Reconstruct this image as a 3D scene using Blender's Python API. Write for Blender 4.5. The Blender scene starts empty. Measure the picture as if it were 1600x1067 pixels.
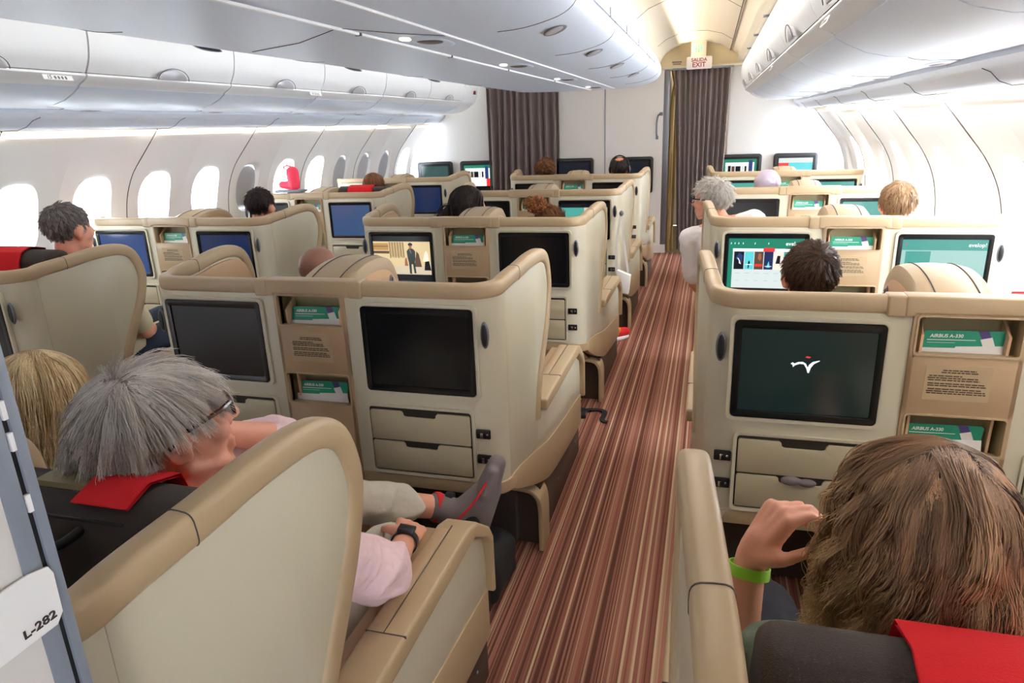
import bpy, bmesh, math, random
import numpy as np
from mathutils import Vector, Matrix, noise as mnoise
C = bpy.context.scene.collection
PI = math.pi
random.seed(4)

# ------------------------------------------------------------------ camera
cam_d = bpy.data.cameras.new('camera'); cam = bpy.data.objects.new('camera', cam_d); C.objects.link(cam)
def set_cam():
    yaw, pit, rol = .2827, .304, -.0383
    f = Vector((-math.sin(yaw)*math.cos(pit), math.cos(yaw)*math.cos(pit), -math.sin(pit)))
    r = Vector((math.cos(yaw), math.sin(yaw), 0)); u = r.cross(f)
    r2 = r*math.cos(rol)+u*math.sin(rol); u2 = -r*math.sin(rol)+u*math.cos(rol)
    m = Matrix((r2, u2, -f)).transposed().to_4x4(); m.translation = (1.2209, -1.9336, 1.5764)
    cam.matrix_world = m
    cam_d.sensor_width = 36; cam_d.lens = 24.016; cam_d.clip_start = .02; cam_d.clip_end = 200
set_cam()
bpy.context.scene.camera = cam

# ------------------------------------------------------------------ light and exposure
sc = bpy.context.scene
vs = sc.view_settings
vs.view_transform = 'Standard'; vs.look = 'None'; vs.gamma = 1; vs.use_curve_mapping = False
vs.exposure = 0.6
wd = bpy.data.worlds.new('sky'); sc.world = wd; wd.use_nodes = True
nt = wd.node_tree; bg = nt.nodes['Background']
# bright overcast daylight, brighter on the right-hand (sunny) side
tc = nt.nodes.new('ShaderNodeTexCoord'); sx = nt.nodes.new('ShaderNodeSeparateXYZ')
mr = nt.nodes.new('ShaderNodeMapRange'); mr.inputs[1].default_value = -.6; mr.inputs[2].default_value = .8
mr.inputs[3].default_value = 13.0; mr.inputs[4].default_value = 36.0
nt.links.new(tc.outputs['Generated'], sx.inputs[0]); nt.links.new(sx.outputs[0], mr.inputs[0])
nt.links.new(mr.outputs[0], bg.inputs[1]); bg.inputs[0].default_value = (.80, .90, 1, 1)

def area(name, loc, target, sx_, sy_, power, col):
    l = bpy.data.lights.new(name, 'AREA'); l.shape = 'RECTANGLE'; l.size = sx_; l.size_y = sy_
    l.energy = power; l.color = col
    o = bpy.data.objects.new(name, l); C.objects.link(o); o.location = loc
    d = Vector(target)-Vector(loc); zq = -d.normalized()
    y = Vector((0, 1, 0)); x = y.cross(zq).normalized(); y = zq.cross(x)
    o.matrix_world = Matrix.Translation(loc) @ Matrix((x, y, zq)).transposed().to_4x4()
    return o
# cabin fittings: ceiling wash over both aisles, valance wash down each side wall
area('ceiling_wash_light', (.90, 2.9, 2.30), (1.25, 2.9, 2.6), .06, 7.4, 13, (1, .88, .70))
area('ceiling_wash_light', (-.90, 2.9, 2.30), (-1.25, 2.9, 2.6), .06, 7.4, 4, (1, .95, .88))
area('valance_light', (2.24, 1.9, 1.64), (2.50, 1.9, 1.0), .05, 7.0, 45, (1, .96, .92))
area('valance_light', (-2.25, 1.9, 1.64), (-2.50, 1.9, 1.0), .03, 7.0, 7, (1, .93, .78))
area('aisle_ceiling_lamp', (1.13, 2.8, 2.33), (1.13, 2.8, 0), .30, 6.5, 20, (1, .97, .94))
area('aisle_ceiling_lamp', (-1.13, 2.2, 2.33), (-1.13, 2.2, 0), .30, 7.5, 9, (1, .98, .96))
area('galley_lamp', (1.0, 8.0, 2.25), (1.0, 8.0, 0), .6, .6, 9, (1, .8, .5))

# ------------------------------------------------------------------ materials
def lin(c):
    return tuple(((v/255)/12.92 if v/255 <= .04045 else ((v/255+.055)/1.055)**2.4) for v in c)
MATS = {}
def P(name, col, rough=.5, metal=0., bump=0., bscale=60., bd=.004, spec=.5, var=0., emit=None, es=1., sheen=0.):
    m = bpy.data.materials.new(name); m.use_nodes = True; n = m.node_tree; b = n.nodes['Principled BSDF']
    c = (*lin(col), 1)
    b.inputs['Base Color'].default_value = c
    b.inputs['Roughness'].default_value = rough; b.inputs['Metallic'].default_value = metal
    b.inputs['Specular IOR Level'].default_value = spec
    if sheen: b.inputs['Sheen Weight'].default_value = sheen
    t = n.nodes.new('ShaderNodeTexCoord'); nz = n.nodes.new('ShaderNodeTexNoise')
    nz.inputs['Scale'].default_value = bscale; nz.inputs['Detail'].default_value = 3
    n.links.new(t.outputs['Object'], nz.inputs['Vector'])
    if bump:
        bp = n.nodes.new('ShaderNodeBump'); bp.inputs['Strength'].default_value = bump; bp.inputs['Distance'].default_value = bd
        n.links.new(nz.outputs['Fac'], bp.inputs['Height']); n.links.new(bp.outputs[0], b.inputs['Normal'])
    if var:
        hs = n.nodes.new('ShaderNodeHueSaturation'); hs.inputs['Color'].default_value = c
        ma = n.nodes.new('ShaderNodeMapRange'); ma.inputs[3].default_value = 1-var; ma.inputs[4].default_value = 1+var
        n.links.new(nz.outputs['Fac'], ma.inputs[0]); n.links.new(ma.outputs[0], hs.inputs['Value'])
        n.links.new(hs.outputs[0], b.inputs['Base Color'])
    if emit:
        b.inputs['Emission Color'].default_value = (*lin(emit), 1); b.inputs['Emission Strength'].default_value = es
    MATS[name] = m
    return m
P('tan', (180, 156, 122), .42, var=.02, bump=.03, bscale=900)
P('tan_panel', (176, 147, 114), .45, var=.02, bscale=20)
P('cream', (205, 197, 174), .33, var=.01, bscale=8)
P('drawer', (184, 172, 144), .4)
P('peach', (222, 184, 146), .5, var=.02)
P('olive', (150, 138, 100), .5)
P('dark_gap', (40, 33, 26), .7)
P('bezel', (14, 15, 18), .22)
P('base_brown', (74, 62, 52), .5, var=.08, bscale=300)
P('seat_fabric', (62, 52, 48), .9, bump=.4, bscale=700, sheen=.1)
P('red_cloth', (220, 20, 30), .9, bump=.3, bscale=500)
P('chrome', (200, 200, 205), .2, metal=1.)
P('grey_metal', (120, 122, 130), .35, metal=.6)
P('black_plastic', (22, 22, 26), .4)
P('black_cloth', (20, 20, 24), .9, bump=.5, bscale=200)
P('lining', (238, 236, 234), .45)
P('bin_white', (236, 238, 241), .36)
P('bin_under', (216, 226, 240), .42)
P('seam', (70, 66, 66), .7)
P('ceiling_cream', (236, 226, 206), .5)
P('bulkhead', (216, 212, 208), .5)
P('header', (226, 208, 168), .5)
P('slate', (124, 131, 144), .4)
P('latch_grey', (186, 186, 192), .3, metal=.3)
P('vent_dark', (110, 98, 96), .4, metal=.3)
P('lamp_glow', (255, 255, 255), .4, emit=(255, 236, 220), es=3.)
P('valance_glow', (255, 255, 255), .4, emit=(255, 230, 180), es=1.1)
P('gold', (190, 160, 96), .35, metal=.3)
P('curtain', (112, 98, 96), .9, bump=.2, bscale=500, sheen=.2)
P('white', (240, 240, 240), .5)
P('paper', (236, 232, 226), .6)
P('card_green', (38, 150, 118), .4)
P('card_purple', (84, 66, 128), .4)
P('ink', (50, 40, 34), .7)
P('ink_light', (120, 110, 104), .7)
P('red_ink', (150, 30, 40), .6)
P('sign_white', (232, 226, 226), .5)
P('sign_green', (120, 230, 150), .5, emit=(110, 240, 150), es=1.)
P('galley_floor', (112, 100, 88), .6)
P('skin', (226, 160, 134), .5, bump=.08, bscale=300, var=.04)
P('skin_tan', (206, 134, 98), .5, bump=.08, bscale=300, var=.04)
P('skin_dark', (150, 104, 84), .45, var=.04)
P('eye_white', (235, 232, 228), .2)
P('lip', (196, 110, 100), .5)
P('pink_shirt', (240, 208, 214), .85, bump=.8, bscale=13, bd=.03)
P('green_shirt', (112, 130, 112), .9, bump=.6, bscale=16, bd=.02)
P('white_shirt', (236, 230, 232), .85, bump=.6, bscale=14, bd=.02)
P('beige_shirt', (206, 196, 164), .85, bump=.3, bscale=24)
P('navy_shirt', (36, 46, 62), .9, bump=.3, bscale=24)
P('trousers', (206, 198, 182), .85, bump=.6, bscale=14, bd=.02)
P('dark_trousers', (34, 34, 42), .9, bump=.3, bscale=24)
P('sock_grey', (122, 112, 112), .95, bump=.4, bscale=500)
P('sock_black', (34, 34, 42), .95, bump=.4, bscale=500)
P('sock_red', (214, 40, 44), .95, bump=.3, bscale=500)
P('lime', (150, 220, 60), .4)
P('tortoise', (70, 34, 22), .2, var=.5, bscale=60)
P('hijab', (186, 172, 188), .8, bump=.3, bscale=30)
P('boot_pink', (240, 60, 90), .6, emit=(240, 40, 80), es=.12)
P('orange', (245, 140, 40), .6)
P('bag_black', (24, 24, 27), .8, bump=.6, bscale=90)

def glass_mat():
    m = bpy.data.materials.new('window_glass'); m.use_nodes = True; n = m.node_tree
    n.nodes.remove(n.nodes['Principled BSDF']); out = n.nodes['Material Output']
    tr = n.nodes.new('ShaderNodeBsdfTransparent'); gl = n.nodes.new('ShaderNodeBsdfGlossy'); gl.inputs['Roughness'].default_value = .05
    mx = n.nodes.new('ShaderNodeMixShader'); mx.inputs[0].default_value = .06
    n.links.new(tr.outputs[0], mx.inputs[1]); n.links.new(gl.outputs[0], mx.inputs[2]); n.links.new(mx.outputs[0], out.inputs[0])
    MATS['glass'] = m
glass_mat()

def carpet_mat():
    m = bpy.data.materials.new('striped_carpet'); m.use_nodes = True; n = m.node_tree; b = n.nodes['Principled BSDF']
    b.inputs['Roughness'].default_value = .95; b.inputs['Specular IOR Level'].default_value = .15
    t = n.nodes.new('ShaderNodeTexCoord'); s = n.nodes.new('ShaderNodeSeparateXYZ'); n.links.new(t.outputs['Object'], s.inputs[0])
    def stripes(freq, off):
        a = n.nodes.new('ShaderNodeMath'); a.operation = 'MULTIPLY_ADD'; a.inputs[1].default_value = freq; a.inputs[2].default_value = off
        n.links.new(s.outputs[0], a.inputs[0])
        f = n.nodes.new('ShaderNodeMath'); f.operation = 'FLOOR'; n.links.new(a.outputs[0], f.inputs[0])
        w = n.nodes.new('ShaderNodeTexWhiteNoise'); w.noise_dimensions = '1D'; n.links.new(f.outputs[0], w.inputs['W'])
        return w.outputs['Value']
    a = stripes(150, 3.3); b2 = stripes(64, 9.1)
    mx = n.nodes.new('ShaderNodeMath'); mx.operation = 'MULTIPLY_ADD'; mx.inputs[1].default_value = .55
    m2 = n.nodes.new('ShaderNodeMath'); m2.operation = 'MULTIPLY'; m2.inputs[1].default_value = .45
    n.links.new(b2, m2.inputs[0]); n.links.new(a, mx.inputs[0]); n.links.new(m2.outputs[0], mx.inputs[2])
    r = n.nodes.new('ShaderNodeValToRGB'); r.color_ramp.interpolation = 'CONSTANT'
    cols = [(0, (98, 62, 52)), (.2, (142, 90, 76)), (.36, (164, 110, 92)), (.47, (122, 80, 66)), (.56, (180, 144, 118)), (.68, (150, 98, 84)), (.78, (204, 178, 144)), (.9, (124, 84, 70))]
    e = r.color_ramp.elements
    while len(e) < len(cols): e.new(.5)
    for i, (p, c) in enumerate(cols): e[i].position = p; e[i].color = (*lin(c), 1)
    n.links.new(mx.outputs[0], r.inputs[0]); n.links.new(r.outputs[0], b.inputs['Base Color'])
    nz = n.nodes.new('ShaderNodeTexNoise'); nz.inputs['Scale'].default_value = 500; n.links.new(t.outputs['Object'], nz.inputs['Vector'])
    bp = n.nodes.new('ShaderNodeBump'); bp.inputs['Strength'].default_value = .6; bp.inputs['Distance'].default_value = .003
    n.links.new(nz.outputs['Fac'], bp.inputs['Height']); n.links.new(bp.outputs[0], b.inputs['Normal'])
    MATS['carpet'] = m
carpet_mat()

def hair_mat(name, dark, light, tip=None, rough=.45):
    m = bpy.data.materials.new(name); m.use_nodes = True; n = m.node_tree; b = n.nodes['Principled BSDF']
    b.inputs['Roughness'].default_value = rough; b.inputs['Specular IOR Level'].default_value = .35
    at = n.nodes.new('ShaderNodeAttribute'); at.attribute_name = 'tone'
    s = n.nodes.new('ShaderNodeSeparateColor'); n.links.new(at.outputs['Color'], s.inputs[0])
    mx = n.nodes.new('ShaderNodeMix'); mx.data_type = 'RGBA'; mx.inputs[6].default_value = (*lin(dark), 1); mx.inputs[7].default_value = (*lin(light), 1)
    n.links.new(s.outputs[0], mx.inputs[0]); o = mx.outputs[2]
    if tip:
        m2 = n.nodes.new('ShaderNodeMix'); m2.data_type = 'RGBA'; m2.inputs[7].default_value = (*lin(tip), 1)
        mr = n.nodes.new('ShaderNodeMapRange'); mr.inputs[1].default_value = .3; mr.inputs[2].default_value = 1.; mr.inputs[4].default_value = .8
        n.links.new(s.outputs[1], mr.inputs[0]); n.links.new(mr.outputs[0], m2.inputs[0]); n.links.new(o, m2.inputs[6]); o = m2.outputs[2]
    n.links.new(o, b.inputs['Base Color']); MATS[name] = m
hair_mat('hair_grey', (150, 134, 120), (255, 248, 240))
hair_mat('hair_salt', (84, 76, 74), (160, 152, 148))
hair_mat('hair_brown', (46, 30, 22), (96, 66, 46))
hair_mat('hair_dark', (26, 18, 18), (62, 42, 40))
hair_mat('hair_auburn', (92, 54, 30), (160, 104, 60))
hair_mat('hair_red', (104, 54, 26), (200, 124, 70))
hair_mat('hair_sandy', (116, 88, 62), (186, 152, 116))
hair_mat('hair_blond', (184, 144, 92), (255, 232, 184))
hair_mat('hair_white', (176, 166, 156), (240, 234, 226))
hair_mat('hair_ombre', (58, 38, 30), (200, 156, 118), (255, 222, 168))

# ------------------------------------------------------------------ object helpers
def tag(o, label=None, cat=None, group=None, kind=None):
    if label: o['label'] = label
    if cat: o['category'] = cat
    if group: o['group'] = group
    if kind: o['kind'] = kind
    return o
def empty(name, loc, label=None, cat=None, group=None, rz=0):
    o = bpy.data.objects.new(name, None); C.objects.link(o); o.location = loc; o.rotation_euler = (0, 0, rz); o.empty_display_size = .05
    return tag(o, label, cat, group)
class MB:
    def __init__(s): s.v = []; s.f = []; s.m = []; s.mats = []
    def mi(s, m):
        if m is None: m = s.mats[0] if s.mats else 'white'
        if m not in s.mats: s.mats.append(m)
        return s.mats.index(m)
    def add(s, v, f, m=None):
        k = len(s.v); i = s.mi(m); s.v += [tuple(p) for p in v]; s.f += [tuple(k+j for j in q) for q in f]; s.m += [i]*len(f); return s
    def box(s, x0, x1, y0, y1, z0, z1, m=None):
        v = [(x, y, z) for x in (x0, x1) for y in (y0, y1) for z in (z0, z1)]
        return s.add(v, [(0, 1, 3, 2), (4, 6, 7, 5), (0, 4, 5, 1), (2, 3, 7, 6), (0, 2, 6, 4), (1, 5, 7, 3)], m)
    def prism(s, pts, fn, d0, d1, m=None):
        n = len(pts); v = [fn(a, b, d0) for a, b in pts]+[fn(a, b, d1) for a, b in pts]
        f = [tuple(range(n))[::-1], tuple(range(n, 2*n))]+[(i, (i+1) % n, n+(i+1) % n, n+i) for i in range(n)]
        return s.add(v, f, m)
    def grid(s, rows, m=None, closed=False, caps=False):
        n = len(rows[0]); v = [p for r in rows for p in r]; f = []
        w = n if closed else n-1
        for i in range(len(rows)-1):
            for j in range(w):
                f.append((i*n+j, i*n+(j+1) % n, (i+1)*n+(j+1) % n, (i+1)*n+j))
        if caps: f.append(tuple(range(n))[::-1]); f.append(tuple(range((len(rows)-1)*n, len(rows)*n)))
        return s.add(v, f, m)
    def ell(s, c, r, m=None, nu=16, nv=10, M=None):
        rows = []
        for i in range(nv+1):
            a = PI*i/nv; row = []
            for j in range(nu):
                b = 2*PI*j/nu; p = Vector((r[0]*math.sin(a)*math.cos(b), r[1]*math.sin(a)*math.sin(b), r[2]*math.cos(a)))
                if M: p = M @ p
                row.append((c[0]+p.x, c[1]+p.y, c[2]+p.z))
            rows.append(row)
        return s.grid(rows, m, closed=True)
    def cap(s, p0, p1, r0, r1, m=None, n=14):
        p0 = Vector(p0); p1 = Vector(p1); d = (p1-p0); L = d.length; d = d/L if L > 1e-6 else Vector((0, 0, 1))
        q = d.to_track_quat('Z', 'Y'); rows = []
        st = [(-math.cos(a)*r0, math.sin(a)*r0, 0) for a in (0.02, .4, .8, 1.2, PI/2)]+[(L+math.sin(a)*r1, math.cos(a)*r1, 0) for a in (0, .4, .8, 1.2, PI/2-.02)]
        for z, r, _ in st:
            rows.append([p0+q @ Vector((r*math.cos(2*PI*j/n), r*math.sin(2*PI*j/n), z)) for j in range(n)])
        return s.grid(rows, m, closed=True, caps=True)
    def tube(s, pts, r, m=None, n=8, rr=None):
        P_ = [Vector(p) for p in pts]; rows = []; up = None
        for i, p in enumerate(P_):
            t = (P_[min(i+1, len(P_)-1)]-P_[max(i-1, 0)]).normalized()
            if up is None: up = t.orthogonal().normalized()
            up = (up-t*up.dot(t)).normalized(); w = t.cross(up); q = rr[i] if rr else r
            rows.append([p+up*math.cos(2*PI*j/n)*q+w*math.sin(2*PI*j/n)*q for j in range(n)])
        return s.grid(rows, m, closed=True, caps=True)
    def sweep(s, path, nrm, prof, m=None, B=None):
        """prof: list of (n, b) offsets; nrm: list of outward normals for each path point"""
        P_ = [Vector(p) for p in path]; rows = []
        for i, p in enumerate(P_):
            t = (P_[min(i+1, len(P_)-1)]-P_[max(i-1, 0)]).normalized(); N = Vector(nrm[i]).normalized()
            N = (N-t*N.dot(t)).normalized(); b = N.cross(t)
            rows.append([p+N*a+b*c for a, c in prof])
        return s.grid(rows, m, closed=True, caps=True)
    def build(s, name, mat=None, parent=None, bev=0, seg=2, ang=35, cuts=None, fn=None, smooth=True):
        me = bpy.data.meshes.new(name); 
        if mat and not s.mats: s.mats = [mat]
        if mat and s.mats and s.mats[0] == 'white' and 'white' not in s.v: pass
        me.from_pydata(s.v, [], s.f)
        for m in s.mats: me.materials.append(MATS[m] if isinstance(m, str) else m)
        me.polygons.foreach_set('material_index', s.m)
        if bev or cuts or fn or True:
            bm = bmesh.new(); bm.from_mesh(me)
            bmesh.ops.recalc_face_normals(bm, faces=bm.faces)
            if bev:
                es = [e for e in bm.edges if len(e.link_faces) == 2 and e.calc_face_angle(0) > math.radians(ang)]
                bmesh.ops.bevel(bm, geom=es, offset=bev, segments=seg, profile=.5, affect='EDGES', clamp_overlap=True)
            if cuts:
                for co, no in cuts:
                    bmesh.ops.bisect_plane(bm, geom=bm.verts[:]+bm.edges[:]+bm.faces[:], plane_co=co, plane_no=no, dist=1e-5)
            if fn:
                for v in bm.verts: v.co = fn(v.co)
            bmesh.ops.triangulate(bm, faces=[f for f in bm.faces if len(f.verts) > 4])
            bm.to_mesh(me); bm.free()
        if smooth:
            me.polygons.foreach_set('use_smooth', [True]*len(me.polygons)); me.set_sharp_from_angle(angle=math.radians(38))
        o = bpy.data.objects.new(name, me); C.objects.link(o)
        if parent: o.parent = parent
        return o
def mb(mat=None):
    b = MB()
    if mat: b.mats = [mat]
    return b
def XZ(y0=0): return lambda a, b, d: (a, d, b)      # outline in x,z ; depth along y
def YZ(): return lambda a, b, d: (d, a, b)          # outline in y,z ; depth along x
def XY(): return lambda a, b, d: (a, b, d)
def rr(x0, x1, z0, z1, r, n=5):
    p = []
    for cx, cz, a0 in ((x1-r, z1-r, 0), (x0+r, z1-r, PI/2), (x0+r, z0+r, PI), (x1-r, z0+r, 1.5*PI)):
        for i in range(n+1):
            a = a0+PI/2*i/n; p.append((cx+r*math.cos(a), cz+r*math.sin(a)))
    return p
def ring(b, o_, i_, fn, d0, d1, m=None):
    """frame between two outlines of the same number of points"""
    n = len(o_); rows = [[fn(a, c, d1) for a, c in o_], [fn(a, c, d0) for a, c in o_], [fn(a, c, d0) for a, c in i_], [fn(a, c, d1) for a, c in i_]]
    rows.append(rows[0]); b.grid(rows, m, closed=True)
def smooth_path(pts, n=6):
    """catmull-rom through the points"""
    out = []; p = [Vector(q) for q in pts]
    for i in range(len(p)-1):
        a = p[max(i-1, 0)]; b = p[i]; c = p[i+1]; d = p[min(i+2, len(p)-1)]
        for k in range(n):
            t = k/n
            out.append(.5*((2*b)+(c-a)*t+(2*a-5*b+4*c-d)*t*t+(3*b-a-3*c+d)*t**3))
    out.append(p[-1]); return out
def text(name, s, size, mat, parent, M, ext=.0004, align='CENTER', bold=0, shear=0, xs=1.):
    cu = bpy.data.curves.new(name, 'FONT'); cu.body = s; cu.size = size; cu.extrude = ext; cu.align_x = align; cu.align_y = 'CENTER'; cu.offset = bold; cu.shear = shear; cu.resolution_u = 3
    t = bpy.data.objects.new(name, cu); C.objects.link(t)
    dg = bpy.context.evaluated_depsgraph_get(); me = bpy.data.meshes.new_from_object(t.evaluated_get(dg))
    bpy.data.objects.remove(t); bpy.data.curves.remove(cu)
    me.transform(Matrix.Diagonal((xs, 1, 1, 1)))
    me.transform(M)
    me.materials.clear(); me.materials.append(MATS[mat] if isinstance(mat, str) else mat)
    o = bpy.data.objects.new(name, me); C.objects.link(o)
    if parent: o.parent = parent
    return o
def face_rear(x, y, z, rot=0):   # text that stands upright facing -y
    return Matrix.Translation((x, y, z)) @ Matrix.Rotation(PI/2, 4, 'X') @ Matrix.Rotation(rot, 4, 'Z')
def ssm(t): t = max(0, min(1, t)); return t*t*(3-2*t)
def copy_tree(o, parent=None):
    c = o.copy(); C.objects.link(c); c.parent = parent
    for ch in list(o.children): copy_tree(ch, c)
    return c

# ================================================================== SETTING
YB = 6.80   # forward bulkhead
YR = -4.2   # rear end of what is built
# ---- floor
b = mb('carpet'); b.box(-2.6, 2.6, YR, YB, -.05, 0); tag(b.build('floor', smooth=False), kind='structure')
b = mb('galley_floor'); b.box(-2.2, 2.2, YB, 9.2, -.05, -.004); tag(b.build('floor', smooth=False), kind='structure')

# ---- side walls with window holes
WP = [(2.50, 0.0), (2.575, .35), (2.61, .65), (2.625, .90), (2.611, 1.07), (2.575, 1.22), (2.50, 1.36), (2.42, 1.46), (2.33, 1.56), (2.25, 1.655)]
def wall_x(z):
    for (x0, z0), (x1, z1) in zip(WP, WP[1:]):
        if z <= z1: return x0+(x1-x0)*(z-z0)/(z1-z0)
    return WP[-1][0]
_wz = np.linspace(0, 1.655, 60); _wx = np.array([wall_x(z) for z in _wz])
for _ in range(6): _wx[1:-1] = (_wx[:-2]+2*_wx[1:-1]+_wx[2:])/4
def wx(z): return float(np.interp(z, _wz, _wx))
WPITCH = .533; WY0 = 1.08
WYS = [WY0+WPITCH*k for k in range(-9, 11)]
def rib(y):  # each window bay is gently dished, the ribs between them stand proud
    t = (y-WY0)/WPITCH; t = t-round(t)
    return .022*(abs(2*t)**2.2)
def wall(side, name):
    s = side; b = mb('lining')
    def pt(y, z, off=0): return (s*(wx(z)-rib(y)*ssm((z-.45)/.3)*ssm((1.62-z)/.2)+off), y, z)
    zc = 1.17; n = 40
    zl, zh = .90, 1.44
    for yc in WYS:
        y0, y1 = yc-WPITCH/2, yc+WPITCH/2
        if y1 > YB+.01: y1 = YB
        for (za, zb, k) in ((0, zl, 10), (zh, 1.655, 7)):
            b.grid([[pt(y0+(y1-y0)*j/8, za+(zb-za)*i/k) for j in range(9)] for i in range(k+1)])
        rows = []
        ya, yb_ = y0, y1; cyy = (y0+y1)/2; czz = (zl+zh)/2
        outer = [(ya+(yb_-ya)*j/8, zl) for j in range(8)]+[(yb_, zl+(zh-zl)*j/14) for j in range(14)]+[(yb_-(yb_-ya)*j/8, zh) for j in range(8)]+[(ya, zh-(zh-zl)*j/14) for j in range(14)]
        inner = []
        for oy, oz in outer:
            a = math.atan2((oz-czz)/.27, (oy-cyy)/.2665); c, q = math.cos(a), math.sin(a); e = .72
            inner.append((yc+.150*math.copysign(abs(c)**e, c), zc+.205*math.copysign(abs(q)**e, q)))
        for t in (0, .35, .7, 1): rows.append([pt(o[0]*(1-t)+i_[0]*t, o[1]*(1-t)+i_[1]*t, 0) for o, i_ in zip(outer, inner)])
        for sc_, off in ((.98, .008), (.95, .02), (.90, .040)): rows.append([pt(yc+(i_[0]-yc)*sc_, zc+(i_[1]-zc)*sc_, off+rib(y0)*0) for i_ in inner])
        b.grid(rows, closed=True)
    o = tag(b.build(name), kind='structure')
    return pt
ptL = wall(-1, 'wall_left'); ptR = wall(1, 'wall_right')
CLOSED = {4: 1, 7: 1, 8: 1, 9: 1}
for s in (-1, 1):
    for k, yc in enumerate(WYS):
        kk = k-9; zc = 1.17; x = s*(wx(zc)+.045)
        if yc > 6.6: continue
        r = empty('window_%d' % (k+1+(20 if s > 0 else 0)), (x, yc, zc)); tag(r, kind='structure'); r.rotation_euler = (0, s*math.atan((wx(1.30)-wx(1.04))/.26), 0)
        b = mb('glass'); b.prism(rr(-.14, .14, -.19, .19, .1), YZ(), -.002, .002); b.build('pane', parent=r)
        b = mb('lining'); ring(b, rr(-.142, .142, -.192, .192, .10), rr(-.126, .126, -.176, .176, .095), YZ(), -.008, .008); b.build('window_frame', parent=r)
        if (s < 0 and kk in CLOSED) or (s > 0 and kk in (9, 6)) or kk < -1:  # unseen rearmost windows are shut only to dim the near seats
            b = mb('latch_grey' if s < 0 else 'lining'); b.prism(rr(-.15, .15, -.205, .205, .10), YZ(), -.022*s, -.018*s); b.box(-.024*s-.004, -.024*s+.004, -.04, .04, -.150, -.138); b.build('window_shade', parent=r)
# seams between the lining panels
n_ = 0
for s in (-1, 1):
    for k in range(-4, 5):
        y = 1.88+1.066*k
        b = mb('seam'); pts = [(s*(wx(z)-rib(y)*ssm((z-.45)/.3)*ssm((1.62-z)/.2)-.001), y+(.06*ssm((z-1.35)/.3)), z) for z in np.linspace(.5, 1.65, 30)]
        b.tube(pts, .0028, n=5); n_ += 1; tag(b.build('trim_%d' % n_), kind='structure')
# valance and cove above the lining
for s, nm in ((-1, 'left'), (1, 'right')):
    prof = [(2.25, 1.655), (2.20, 1.652), (2.17, 1.668), (2.15, 1.70), (2.13, 1.715), (2.10, 1.735), (2.10, 1.76)]
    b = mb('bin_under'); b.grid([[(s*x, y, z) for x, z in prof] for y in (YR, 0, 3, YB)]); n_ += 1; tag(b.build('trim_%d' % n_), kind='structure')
    b = mb('slate'); b.box(*sorted((s*2.128, s*2.112)), YR, YB-.05, 1.728, 1.734); n_ += 1; tag(b.build('trim_%d' % n_, smooth=False), kind='structure')
    for k in range(-3, 5):
        y = 1.88+1.066*k
        b = mb('valance_glow'); b.box(*sorted((s*2.262, s*2.280)), y+.1, y+.97, 1.612, 1.616)
        n_ += 1; tag(b.build('trim_%d' % n_, smooth=False), kind='structure')
        b = mb('seam'); b.tube([(s*x_, y+.07+.03*i, z_-.002) for i, (x_, z_) in enumerate(prof[:5])], .0014, n=5); n_ += 1; tag(b.build('trim_%d' % n_), kind='structure')
    # outer skin above the lining so that no daylight leaks in
    b = mb('lining'); b.grid([[(s*x, y, z) for x, z in ((2.25, 1.655), (2.3, 1.9), (2.2, 2.3), (1.9, 2.6), (0, 2.75))] for y in (YR, YB)]); tag(b.build('ceiling'), kind='structure')

b = mb('bulkhead'); b.box(-2.7, 2.7, YR-.15, YR-.06, 0, 2.7); tag(b.build('wall_light_block', smooth=False), kind='structure')  # unseen wall added to stop daylight coming in behind the camera
# ---- aisle ceilings
for s in (-1, 1):
    prof = [(.60, 2.20), (.66, 2.30), (.74, 2.36), (.86, 2.405), (1.0, 2.425), (1.14, 2.42), (1.28, 2.385), (1.39, 2.32), (1.40, 2.325), (1.49, 2.25), (1.53, 2.19), (1.60, 2.17)]
    b = mb('ceiling_cream'); b.grid([[(s*x, y, z) for x, z in prof] for y in np.linspace(YR, YB, 12)]); tag(b.build('ceiling'), kind='structure')
    for y in (-.6, 1.5, 3.6, 5.7):
        b = mb('seam'); b.tube([(s*x, y, z-.001) for x, z in prof[1:8]], .002, n=4); n_ += 1; tag(b.build('trim_%d' % n_), kind='structure')
    b = mb('seam'); b.box(*sorted((s*1.386, s*1.392)), YR, YB, 2.312, 2.322); n_ += 1; tag(b.build('trim_%d' % n_), kind='structure')
    b = mb('ceiling_cream'); b.grid([[(s*x, y, z) for x, z in ((1.49, 2.245), (1.46, 2.20), (1.50, 2.165), (1.56, 2.17))] for y in (YR, YB-.3)]); n_ += 1; tag(b.build('trim_%d' % n_), kind='structure')
    b = mb('ceiling_cream'); b.grid([[(x, y, 2.22) for x in (-.62, .62)] for y in (YR, YB)]); tag(b.build('ceiling'), kind='structure') if s < 0 else None

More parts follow.
